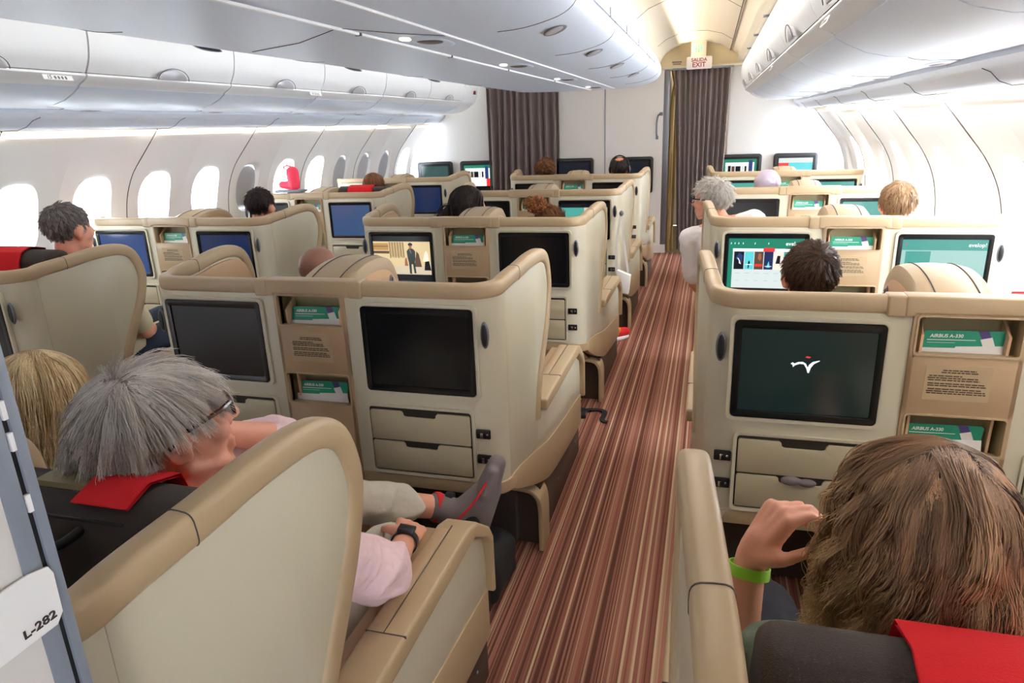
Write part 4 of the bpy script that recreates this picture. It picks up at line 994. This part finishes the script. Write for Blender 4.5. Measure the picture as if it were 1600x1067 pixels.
def glasses(M, parent, mat, r=.0035):
    b = mb(mat)
    for s in (-1, 1):
        b.tube([M @ V3((s*.033+.027*math.copysign(abs(math.cos(a))**.7, math.cos(a)), .099-.004*abs(math.cos(a)), .012+.018*math.copysign(abs(math.sin(a))**.7, math.sin(a)))) for a in np.linspace(0, 2*PI, 25)], r*.8, n=6)
        b.tube([M @ V3(p) for p in ((s*.060, .094, .020), (s*.076, .07, .018), (s*.082, .01, .012), (s*.080, -.022, -.004))], r, n=6)
    b.tube([M @ V3(p) for p in ((-.008, .1, .016), (0, .103, .019), (.008, .1, .016))], r, n=6)
    o = b.build('glasses', parent=parent); o.matrix_parent_inverse = Matrix.Translation(-parent.location)
DEF = dict(sh=((-.175, .0, -.225), (.175, .0, -.225)), el=((-.225, .12, -.49), (.225, .12, -.49)), wr=((-.19, .36, -.50), (.19, .36, -.50)),
           hip=((-.09, .10, -.62), (.09, .10, -.62)), kn=((-.11, .55, -.56), (.11, .55, -.56)), an=((-.11, .62, -1.03), (.11, .62, -1.03)))
def person(label, M, skin='skin', shirt='white_shirt', pants='dark_trousers', sleeves='short', J=None, vox=.011, hands=True, shoes='black_plastic', root=None, wide=1., group=None, legs=True, floor_z=.06, arms=(1, 1), hc=None, wrinkle=0., feet=True, sr=0., se=.80):
    """J: joints in world coordinates overriding the default seated pose around the head"""
    hp = M.translation; R_ = empty('person', (hp.x, hp.y, 0), label, 'person', group)
    base = V3(hp); j = {}
    for k, v in DEF.items(): j[k] = [base+V3((a[0]*wide, a[1], a[2])) for a in v]
    for v in j['an']: v.z = .10
    if J:
        for k, v in J.items():
            for i in (0, 1):
                if v[i] is not None: j[k][i] = V3(v[i])
    shc = (j['sh'][0]+j['sh'][1])/2; hipc = (j['hip'][0]+j['hip'][1])/2; mid = shc*.45+hipc*.55
    b = MB(); b.mats = ['white']; head_prims(b, M)
    nk = M @ V3((0, -.03, -.07)); nb = shc+V3((0, -.015, .03)); b.cap(nk, nb, .052, .060); b.cap(nb, shc-V3((0, 0, .05)), .06, .08)
    for i in (0, 1):
        b.cap(nb, j['sh'][i], .05, .055); b.cap(shc-V3((0, 0, .08)), mid, .10, .10); b.cap(j['sh'][i], j['el'][i], .045, .037); b.cap(j['el'][i], j['wr'][i], .036, .025)
        d = (j['wr'][i]-j['el'][i]).normalized()
        if hands and not (hc and hc[i] == 0):
            p = (hc[i] if hc and hc[i] else dict(d=d, n=(0, 0, -1), curl=(.35, .4, .3)))
            hand(b, j['wr'][i]+d*.01, p['d'], p['n'], (1 if i else -1) if 'side' not in p else p['side'], p['curl'], thumb=p.get('thumb', .4), spread=p.get('spread', .05))
        if legs: b.cap(hipc, j['hip'][i], .09, .08); b.cap(j['hip'][i], j['kn'][i], .072, .052); b.cap(j['kn'][i], j['an'][i], .050, .036)
    b.cap(mid, hipc, .10, .10)
    body = fuse(b, vox, 'body', skin, R_, smooth=3)
    # shirt
    s = MB(); s.mats = ['white']
    s.cap(shc-V3((0, -.0, .0)), shc-V3((0, -.02, .12)), .085, .12); 
    up = (shc-hipc).normalized(); side = (j['sh'][1]-j['sh'][0]).normalized(); fw = up.cross(side).normalized()*-1
    Mx = Matrix((side, fw, up)).transposed()
    s.ell(shc-up*.12, (.185*wide, .122, .20), M=Mx, nu=24, nv=16); s.ell(mid, (.165*wide, .125, .20), M=Mx, nu=24, nv=16); s.ell(hipc+up*.04, (.175*wide, .13, .15), M=Mx, nu=24, nv=16)
    for i in (0, 1):
        if not arms[i]: continue
        s.cap(nb-V3((0, 0, .03)), j['sh'][i], .060, .066)
        if sleeves == 'short': e = j['sh'][i].lerp(j['el'][i], se); s.cap(j['sh'][i], e, .066+sr, .060+sr)
        else: s.cap(j['sh'][i], j['el'][i], .064, .054); s.cap(j['el'][i], j['el'][i].lerp(j['wr'][i], .85), .053, .040)
    cuts = []
    fuse(s, vox, 'shirt', shirt, R_, smooth=4, disp=wrinkle)
    if legs:
        t = MB(); t.mats = ['white']
        t.ell(hipc, (.175, .14, .10), nu=20, nv=12)
        for i in (0, 1): t.cap(hipc, j['hip'][i], .10, .094); t.cap(j['hip'][i], j['kn'][i], .088, .068); t.cap(j['kn'][i], j['kn'][i].lerp(j['an'][i], .86), .066, .050)
        fuse(t, vox, 'trousers', pants, R_, smooth=4, disp=wrinkle)
        if feet:
            for i in (0, 1):
                a = j['an'][i]; f = MB(); f.mats = ['white']; f.cap(a-V3((0, .03, .02)), a+V3((0, .02, -.055)), .04, .042); f.cap(a+V3((0, 0, -.06)), a+V3((0, .14, -.065)), .038, .032)
                fuse(f, .009, 'shoe', shoes, R_)
    return R_, j

def place(pos, **k): return headM(V3(pos), **k)
short_l = dict(length=.022, r=.0011, lift=.55, grav=.1, steps=6)

# ---- second row
M = place((-1.539, .50, 1.205), yaw=-.15); r_, j = person('person with short grey hair and beige shirt, second row by the left windows', M, shirt='beige_shirt', pants='navy_shirt', J=dict(el=(None, (-1.33, .60, .71)), wr=(None, (-1.50, .82, .66))))
hair(M, 'hair_salt', r_, n=2600, seed=3, **short_l)
M = place((-.300, .52, 1.025), yaw=-.1); r_, j = person('person with a shaved brown head, second row centre left, mostly hidden', M, skin='skin_dark', shirt='navy_shirt')
M = place((1.551, .42, 1.072), yaw=.05); r_, j = person('person with short dark brown hair and red ears, second row, right of the aisle', M, shirt='navy_shirt', J=dict(el=((1.235, .96, .50), None), wr=((1.36, 1.18, .56), None)))
hair(M, 'hair_brown', r_, n=4200, seed=5, length=.024, r=.0010, lift=.5, grav=.1, steps=6, crown=(.012, -.075, .09))
# ---- third row
M = place((-1.572, 1.96, 1.140)); r_, j = person('person with short dark hair, third row by the left windows', M, shirt='navy_shirt', vox=.013)
hair(M, 'hair_dark', r_, n=2200, seed=6, **short_l)
M = place((-.157, 2.0, 1.125), yaw=-.95, pitch=-.05); r_, j = person('person with long straight dark hair, third row centre, face turned right', M, shirt='navy_shirt', vox=.013, wide=.85)
hair(M, 'hair_dark', r_, n=3000, seed=7, length=.30, r=.0020, lift=.1, grav=.6, steps=12, flow=lambda p: np.array([[0., -.16, -.03]])+p*0, rad=(.082, .10, .09))
M = place((.345, 1.98, 1.000), yaw=.2); r_, j = person('person with curly auburn hair tied in a topknot, third row centre right', M, shirt='navy_shirt', vox=.013, wide=.85)
hair(M, 'hair_auburn', r_, n=1800, seed=8, length=.06, r=.0016, lift=.0, grav=.0, steps=8, flow=lambda p: np.array([[-.05, -.05, .15]])-p, rad=(.081, .099, .088))
rng = np.random.default_rng(5); Bn = []
for i in range(420):
    c = np.array([.275, 1.90, 1.150]); d = rng.normal(size=3); d /= np.linalg.norm(d); a = rng.normal(size=3); a = np.cross(a, d); a /= np.linalg.norm(a)
    k = rng.uniform(.02, .055); p0 = c+d*k*np.array([1.1, .8, .8]); rad_ = rng.uniform(.008, .016); t = np.linspace(0, rng.uniform(4, 8), 14)
    Bn.append(p0+np.outer(np.cos(t), a)*rad_+np.outer(np.sin(t), d)*rad_+np.outer(t, np.cross(a, d))*.003)
tube_strands('topknot', np.array(Bn), .0022, 'hair_red', r_, rng.uniform(0, 1, 420), .6)
# the man leaning out into the aisle
M = place((1.240, 2.17, 1.135), yaw=1.22, pitch=-.04, roll=-.0)
r_, j = person('person with white hair and black glasses in a white t-shirt, leaning into the aisle', M, shirt='white_shirt', vox=.009, J=dict(sh=((1.135, 2.19, .915), (1.47, 2.08, 1.03)), el=((1.165, 2.24, .64), (1.66, 2.2, .75)), wr=((1.24, 2.42, .50), (1.55, 2.5, .66)), hip=((1.42, 2.1, .52), (1.60, 2.1, .52)), kn=((1.40, 2.55, .55), (1.62, 2.55, .55)), an=((1.40, 2.6, .10), (1.62, 2.6, .10))), wrinkle=.004)
hair(M, 'hair_white', r_, n=3200, seed=9, length=.042, r=.0011, lift=.5, grav=.05, steps=8, curl=.006, cfreq=4, region=lambda p: hairline(p, -.08, .085, .03))
eyes(M, r_); glasses(M, r_, 'black_plastic', .0042)
M = place((2.145, 1.96, 1.128), yaw=-.1); r_, j = person('person with short sandy hair, third row by the right windows', M, shirt='white_shirt', vox=.012)
hair(M, 'hair_sandy', r_, n=2800, seed=10, length=.028, r=.0012, lift=.4, grav=.2, steps=6)
# ---- fourth row
M = place((-1.514, 3.47, 1.128)); r_, j = person('person with brown hair above a red head cover, fourth row left', M, shirt='navy_shirt', vox=.016, hands=False)
hair(M, 'hair_auburn', r_, n=1400, seed=11, length=.12, r=.002, lift=.1, grav=.6, steps=8)
M = place((1.631, 3.46, 1.085)); r_, j = person('person wearing a pale lilac headscarf, fourth row, right of the aisle', M, shirt='hijab', vox=.014, hands=False)
b = MB(); b.mats = ['white']; R3 = M.to_3x3(); b.ell(M @ V3((0, -.015, .035)), (.090, .108, .095), M=R3); b.cap(M @ V3((0, -.02, .0)), M @ V3((0, -.03, -.13)), .085, .10); b.cap(M @ V3((-.05, -.03, -.15)), M @ V3((.05, -.03, -.15)), .10, .10)
fuse(b, .008, 'headscarf', 'hijab', r_, disp=.006, dscale=22)
# ---- farthest row
M = place((-.374, 5.0, 1.128)); r_, j = person('person with tousled brown hair, farthest row centre left', M, shirt='navy_shirt', vox=.018, hands=False)
hair(M, 'hair_auburn', r_, n=1500, seed=12, length=.05, r=.0026, lift=.8, grav=.1, curl=.01, steps=7)
M = place((.373, 5.0, 1.140)); r_, j = person('bald person with dark hair sides wearing headphones, farthest row centre right', M, skin='skin_tan', shirt='navy_shirt', vox=.014, hands=False)
hair(M, 'hair_dark', r_, n=2200, seed=13, region=lambda p: hairline(p, -.085, .06, .0) & ~(((p[..., 0]/.045)**2+((p[..., 1]+.03)/.06)**2 < 1) & (p[..., 2] > 0)), **short_l)
b = mb('black_plastic'); b.tube([M @ V3((.094*math.cos(a), .0, .02+.112*math.sin(a))) for a in np.linspace(0, PI, 20)], .007, n=6)
for s in (-1, 1): b.ell(M @ V3((s*.092, 0, .0)), (.016, .032, .038), M=M.to_3x3())
o = b.build('headphones', parent=r_); o.matrix_parent_inverse = Matrix.Translation(-r_.location)
# arms on the aisle armrests of the third and farthest centre seats
# ---- nearest row: blond passenger, grey-haired man, woman with wavy hair
M = place((-.225, -.83, 1.01), yaw=.1, pitch=-.25); r_, j = person('person with blond hair and navy top at the left edge, behind the seat divider', M, shirt='navy_shirt', vox=.009, J=dict(sh=((-.40, -.86, .80), (-.06, -.86, .80))))
hair(M, 'hair_blond', r_, n=6000, seed=14, length=.19, r=.0009, lift=.12, grav=.5, steps=14, curl=.008, cfreq=3, crown=(0, -.02, .12), clump=160, conv=.6, rad=(.084, .10, .09))

M = place((.362, -1.085, 1.108), yaw=-.50, pitch=.16, roll=-.12, sc=1.04)
r_, man = person('person with grey hair and tortoiseshell glasses, pink shirt, legs crossed, nearest row', M, shirt='pink_shirt', pants='trousers', vox=.0055, wrinkle=.011, feet=False, sr=.006, se=.90,
    J=dict(sh=((.20, -1.07, .90), (.525, -1.055, .875)), el=((.34, -.74, .935), (.590, -.79, .665)), wr=((.345, -.93, 1.035), (.556, -.625, .634)),
           hip=((.27, -1.0, .50), (.44, -1.0, .50)), kn=((.10, -.60, .69), (.45, -.55, .53)), an=((.475, -.30, .520), (.43, -.42, .12))),
    hc=(dict(d=(-.15, -.6, .5), n=(.1, -.3, -.9), curl=(.6, .9, .5)), dict(d=(-.30, .9, -.25), n=(-.35, -.1, -.9), curl=(.5, .6, .4))))
MH = M
hair(M, 'hair_grey', r_, n=14000, seed=15, length=.082, r=.0006, lift=.05, grav=.07, steps=12, crown=(.030, -.040, .115), clump=520, lvar=.3, rad=(.080, .101, .091), conv=.55, fuzz=.045, tw=.6, region=lambda p: hairline(p, -.098, .080, .020) & ~((p[..., 1] > -.035) & (p[..., 2] < .022)),
     lenfn=lambda p: np.where(p[:, 1] > -.045, np.clip((p[:, 2]-.0)/.085, .22, 1.0), np.clip((p[:, 2]+.10)/.13, .35, 1.0)))
glasses(M, r_, 'tortoise', .0042); eyes(M, r_)
# watch on the right wrist
wr = man['wr'][1]; d = (wr-man['el'][1]).normalized(); c = wr-d*.022; q = d.to_track_quat('Z', 'Y')
b = mb('black_plastic'); rows = []
for z in (-.012, .012): rows.append([c+q @ V3((.0325*math.cos(a), .0305*math.sin(a), z)) for a in np.linspace(0, 2*PI, 24, endpoint=False)])
rows += [[c+q @ V3((.0295*math.cos(a), .0275*math.sin(a), z)) for a in np.linspace(0, 2*PI, 24, endpoint=False)] for z in (.012, -.012)]; rows.append(rows[0]); b.grid(rows, closed=True)
upv = V3((.25, -.35, 1)); upv = (upv-d*upv.dot(d)).normalized(); sd = d.cross(upv)
def lb(bb, c, ax, h, m=None):
    vv = [c+ax[0]*sx_*h[0]+ax[1]*sy*h[1]+ax[2]*sz*h[2] for sx_ in (-1, 1) for sy in (-1, 1) for sz in (-1, 1)]
    bb.add(vv, [(0, 1, 3, 2), (4, 6, 7, 5), (0, 4, 5, 1), (2, 3, 7, 6), (0, 2, 6, 4), (1, 5, 7, 3)], m)
lb(b, c+upv*.033, (d, sd, upv), (.017, .020, .005)); o = b.build('watch', parent=r_, bev=.002); o.matrix_parent_inverse = Matrix.Translation(-r_.location)
# bare crossed ankle in a grey walking sock: heel down, toes up
A = V3((.475, -.30, .520)); K = man['kn'][0]; dl = (A-K).normalized()
s = MB(); s.mats = ['white']; toe = V3((.668, -.235, .648)); heel = V3((.592, -.285, .432)); ank = V3((.545, -.285, .498))
s.cap(A+dl*.025, ank, .043, .043); s.cap(ank, heel, .043, .040); s.cap(ank+V3((.02, .0, .0)), V3((.632, -.25, .56)), .042, .037); s.cap(heel+V3((.012, .01, .0)), V3((.645, -.242, .57)), .036, .037)
s.cap(V3((.636, -.248, .56)), toe, .037, .027); s.cap(V3((.640, -.268, .57)), toe-V3((.005, .03, .012)), .028, .02)
fuse(s, .0045, 'sock', 'sock_grey', r_, smooth=5)
def band(mat, p, dvec, r, w, name):
    dvec = V3(dvec).normalized(); q = dvec.to_track_quat('Z', 'Y'); b = mb(mat); rows = []
    for z, e in ((-w, 0), (-w*.6, .002), (w*.6, .002), (w, 0)): rows.append([V3(p)+q @ V3(((r+e)*math.cos(a), (r+e)*math.sin(a), z)) for a in np.linspace(0, 2*PI, 28, endpoint=False)])
    b.grid(rows, closed=True, caps=True); o = b.build(name, parent=r_); o.matrix_parent_inverse = Matrix.Translation(-r_.location)
band('sock_red', A+dl*.022, dl, .0425, .010, 'sock_cuff'); band('sock_black', A+dl*.056, (.9, .1, -.2), .0465, .012, 'sock_band')
b = mb('sock_red'); b.tube(smooth_path([(.572, -.326, .505), (.612, -.306, .548), (.644, -.292, .60), (.668, -.268, .640)], 5), .0035, n=6); o = b.build('sock_stripe', parent=r_); o.matrix_parent_inverse = Matrix.Translation(-r_.location)
b = MB(); b.mats = ['white']; b.ell((.602, -.306, .478), (.030, .026, .030)); fuse(b, .004, 'sock_patch', 'sock_black', r_)
s = MB(); s.mats = ['white']; a = man['an'][1]; s.cap(a, a+V3((.0, .0, -.06)), .042, .04); s.cap(a+V3((0, 0, -.065)), a+V3((.02, .15, -.07)), .038, .034); fuse(s, .008, 'sock', 'sock_grey', r_)

M = place((1.492, -1.10, 1.075), yaw=.08, pitch=-.04, sc=1.03)
r_, wo = person('person with wavy brown to blond hair and lime watch strap, green top, nearest row right', M, shirt='green_shirt', pants='dark_trousers', vox=.0055, wide=.95, wrinkle=.004,
    J=dict(sh=((1.345, -1.13, .865), (1.66, -1.13, .865)), el=((1.290, -1.02, .68), None), wr=((1.312, -.945, .905), None)),
    hc=(dict(d=(.42, .12, .80), n=(.80, .25, -.62), curl=(.75, .9, .5), side=-1, thumb=.7), None))
wl = wo['wr'][0]; d = (wl-wo['el'][0]).normalized(); c = wl-d*.012; q = d.to_track_quat('Z', 'Y')
b = mb('lime'); rows = []
for rr_, z in ((.0325, -.009), (.0325, .009), (.0295, .009), (.0295, -.009), (.0325, -.009)): rows.append([c+q @ V3((rr_*math.cos(a), rr_*.94*math.sin(a), z)) for a in np.linspace(0, 2*PI, 28, endpoint=False)])
b.grid(rows, closed=True); lb(b, c+q @ V3((.0, -.033, 0)), (d, q @ V3((1, 0, 0)), q @ V3((0, 1, 0))), (.011, .010, .003)); o = b.build('watch_strap', parent=r_, bev=.001); o.matrix_parent_inverse = Matrix.Translation(-r_.location)
b = mb('chrome'); hd = V3((.42, .12, .80)).normalized(); 
hair(M, 'hair_ombre', r_, n=16000, seed=21, length=.225, r=.0007, lift=.26, grav=.34, steps=22, curl=.019, cfreq=6.6, crown=(.01, .02, .125), clump=210, lvar=.2, rad=(.088, .104, .092), part=.012, conv=.86, fuzz=.022, tw=.75)


# ================================================================== LOOSE THINGS
def loose(b, name, mat, parent, **k): return b.build(name, mat, parent, **k)
# backpack pushed into the footwell of the nearest centre seat
r_ = empty('backpack', (.56, .02, .0), 'black soft backpack on the floor under the second row shell', 'bag')
s = mb('bag_black'); s.box(.40, .605, -.10, .16, .0, .215)
bo = s.build('bag_body', parent=r_, bev=.055, seg=5, cuts=[((x_, 0, 0), (1, 0, 0)) for x_ in (.44, .47, .50, .53, .56)]+[((0, y_, 0), (0, 1, 0)) for y_ in (-.05, -.02, .02, .06, .1)]+[((0, 0, z_), (0, 0, 1)) for z_ in (.04, .08, .12, .16)], fn=lambda c: c+V3((mnoise.noise(c*13), mnoise.noise(c*13+V3((5, 0, 0))), 0))*.016+V3((.04*c.z, -.10*c.z, 0))); bo.matrix_parent_inverse = Matrix.Translation(-r_.location)
s = mb('black_plastic'); s.tube(smooth_path([(.43, -.118, .03), (.43, -.125, .15), (.50, -.125, .18), (.575, -.122, .15), (.58, -.118, .03)], 4), .003, n=5); s.build('zip', parent=bo)
b = mb('black_plastic'); b.tube(smooth_path([(.47, -.07, .205), (.49, -.09, .235), (.53, -.09, .235), (.55, -.06, .205)], 4), .007, n=6); o = b.build('bag_handle', parent=r_); o.matrix_parent_inverse = Matrix.Translation(-r_.location)
# strap on the carpet
r_ = empty('strap', (.64, 1.62, 0), 'loose black strap lying on the carpet beside the second row footwell', 'strap')
pth = smooth_path([(-.09, -.02, .004), (-.03, .03, .018), (.03, .07, .006), (.075, .02, .016), (.07, -.06, .005), (.10, -.10, .008)], 6)
b = mb('black_cloth'); b.sweep(pth, [(0, 0, 1)]*len(pth), [(.0015, -.014), (.0015, .014), (-.0015, .014), (-.0015, -.014)]); b.build('webbing', parent=r_)
b = mb('black_cloth'); b.prism([(-.12, -.07), (-.02, -.06), (-.04, .05), (-.11, .06)], XY(), .001, .022); b.build('pouch', parent=r_, bev=.006)
# shoe in the aisle, by the third row footwell
r_ = empty('sneaker', (.60, 3.08, 0), 'red and orange sneaker with white sole sticking into the aisle', 'shoe')
s = MB(); s.mats = ['white']; s.cap((.56, 3.05, .05), (.66, 3.14, .045), .042, .036); fuse(s, .006, 'upper', 'sock_red', r_)
s = mb('orange'); s.ell((.605, 3.075, .068), (.028, .035, .03)); o = s.build('tongue', parent=r_); o.matrix_parent_inverse = Matrix.Translation(-r_.location)
s = mb('white'); s.prism([(.54+.13*u+(.035*v), 3.02+.14*u-.035*v) for u, v in ((0, -1), (.6, -1.1), (.95, -.7), (1.08, 0), (.95, .7), (.6, 1.1), (0, 1), (-.1, 0))], XY(), .002, .024); o = s.build('sole', parent=r_, bev=.005); o.matrix_parent_inverse = Matrix.Translation(-r_.location)
# pink boot on the ledge of the fourth row shell, by the window
r_ = empty('boot', (-2.03, 3.00, 1.163), 'bright pink toy boot shaped bag standing on the ledge by the left windows', 'boot')
s = MB(); s.mats = ['white']; s.cap((.05, .0, .035), (.045, .0, .13), .045, .05); s.cap((.04, .0, .03), (-.06, .0, .035), .036, .03)
s.v = [tuple(V3(p)+V3((-2.03, 3.00, 1.163))) for p in s.v]; fuse(s, .006, 'boot_body', 'boot_pink', r_)
s = mb('boot_pink'); s.tube(smooth_path([(.0, 0, .15), (-.03, 0, .17), (.0, .0, .185), (.04, .0, .175), (.06, 0, .16)], 4), .006, n=6); s.build('loop', parent=r_)
r_ = empty('tray', (-2.02, 3.0, 1.139), 'dark flat tray under the pink boot by the left windows', 'tray'); s = mb('slate'); s.box(-.12, .12, -.05, .06, 0, .022); s.build('tray_body', parent=r_, bev=.008)
# white straps and a folder hanging at the third row aisle corner
r_ = empty('tote_bag', (.66, 3.05, .50), 'white paper bag on long white handles hanging from the fourth row aisle corner', 'bag')
s = mb('paper'); s.prism([(-.055, -.10), (.035, -.12), (.05, .02), (-.05, .06)], XZ(), -.09, -.04); s.build('bag_body', parent=r_, bev=.004)
s = mb('paper')
for a in ([(-.05, -.07, .03), (-.055, -.075, .25), (-.025, -.08, .46)], [(.03, -.07, .04), (.00, -.075, .25), (-.02, -.08, .46)]):
    p_ = smooth_path(a, 5); s.sweep(p_, [(0, -1, 0)]*len(p_), [(.001, -.008), (.001, .008), (-.001, .008), (-.001, -.008)])
s.build('handles', parent=r_); s = mb('grey_metal'); s.ell((-.022, -.078, .465), (.016, .012, .02)); s.build('hook', parent=r_)
# pillow on the second row right window seat and dark jacket on the window seat of the nearest right pair
r_ = empty('pillow', (2.27, .40, .90), 'dark pillow with a red edge leaning on the second row window seat', 'pillow')
s = MB(); s.mats = ['white']; s.cap((2.14, .38, 1.0), (2.42, .40, .99), .05, .05); s.cap((2.14, .40, .92), (2.42, .42, .92), .055, .055); fuse(s, .009, 'pillow_body', 'seat_fabric', r_)
s = mb('red_cloth'); s.tube([(-.16, -.02, .148), (0, -.02, .152), (.17, -.0, .142)], .006, n=6); s.build('piping', parent=r_)
# laptop / table in front of the second row left passenger
r_ = empty('laptop', (-1.50, 1.06, .66), 'dark laptop open on the table before the grey haired passenger on the left', 'laptop')
s = mb('grey_metal'); s.box(-.16, .16, -.11, .11, 0, .014); s.build('base', parent=r_, bev=.004); s = mb('black_plastic'); s.prism([(.11, .014), (.118, .014), (.17, .20), (.162, .20)], YZ(), -.16, .16); s.build('lid', parent=r_, bev=.002)
r_ = empty('tray_table', (-1.50, 1.06, .60), 'cream fold out table holding the laptop on the left', 'table')
s = mb('cream'); s.box(-.21, .20, -.16, .17, .035, .058); s.build('table_top', parent=r_, bev=.006); s = mb('grey_metal'); s.box(-.24, -.20, -.02, .02, -.12, .05); s.build('arm', parent=r_, bev=.004)
# armrest arms: forearm of curly-haired passenger etc. are posed with their bodies
# socks seen in the open drawer notch of the nearest right shell
r_ = empty('stored_cloth', (1.865-.36, -.050, .600), 'grey cloth bundle bulging from the drawer gap below the swoosh screen', 'cloth')
s = MB(); s.mats = ['white']; o_ = V3(r_.location); s.ell(o_+V3((-.02, -.017, -.008)), (.030, .012, .014)); s.ell(o_+V3((.022, -.018, -.010)), (.026, .012, .012)); fuse(s, .003, 'bundle', 'sock_grey', r_)
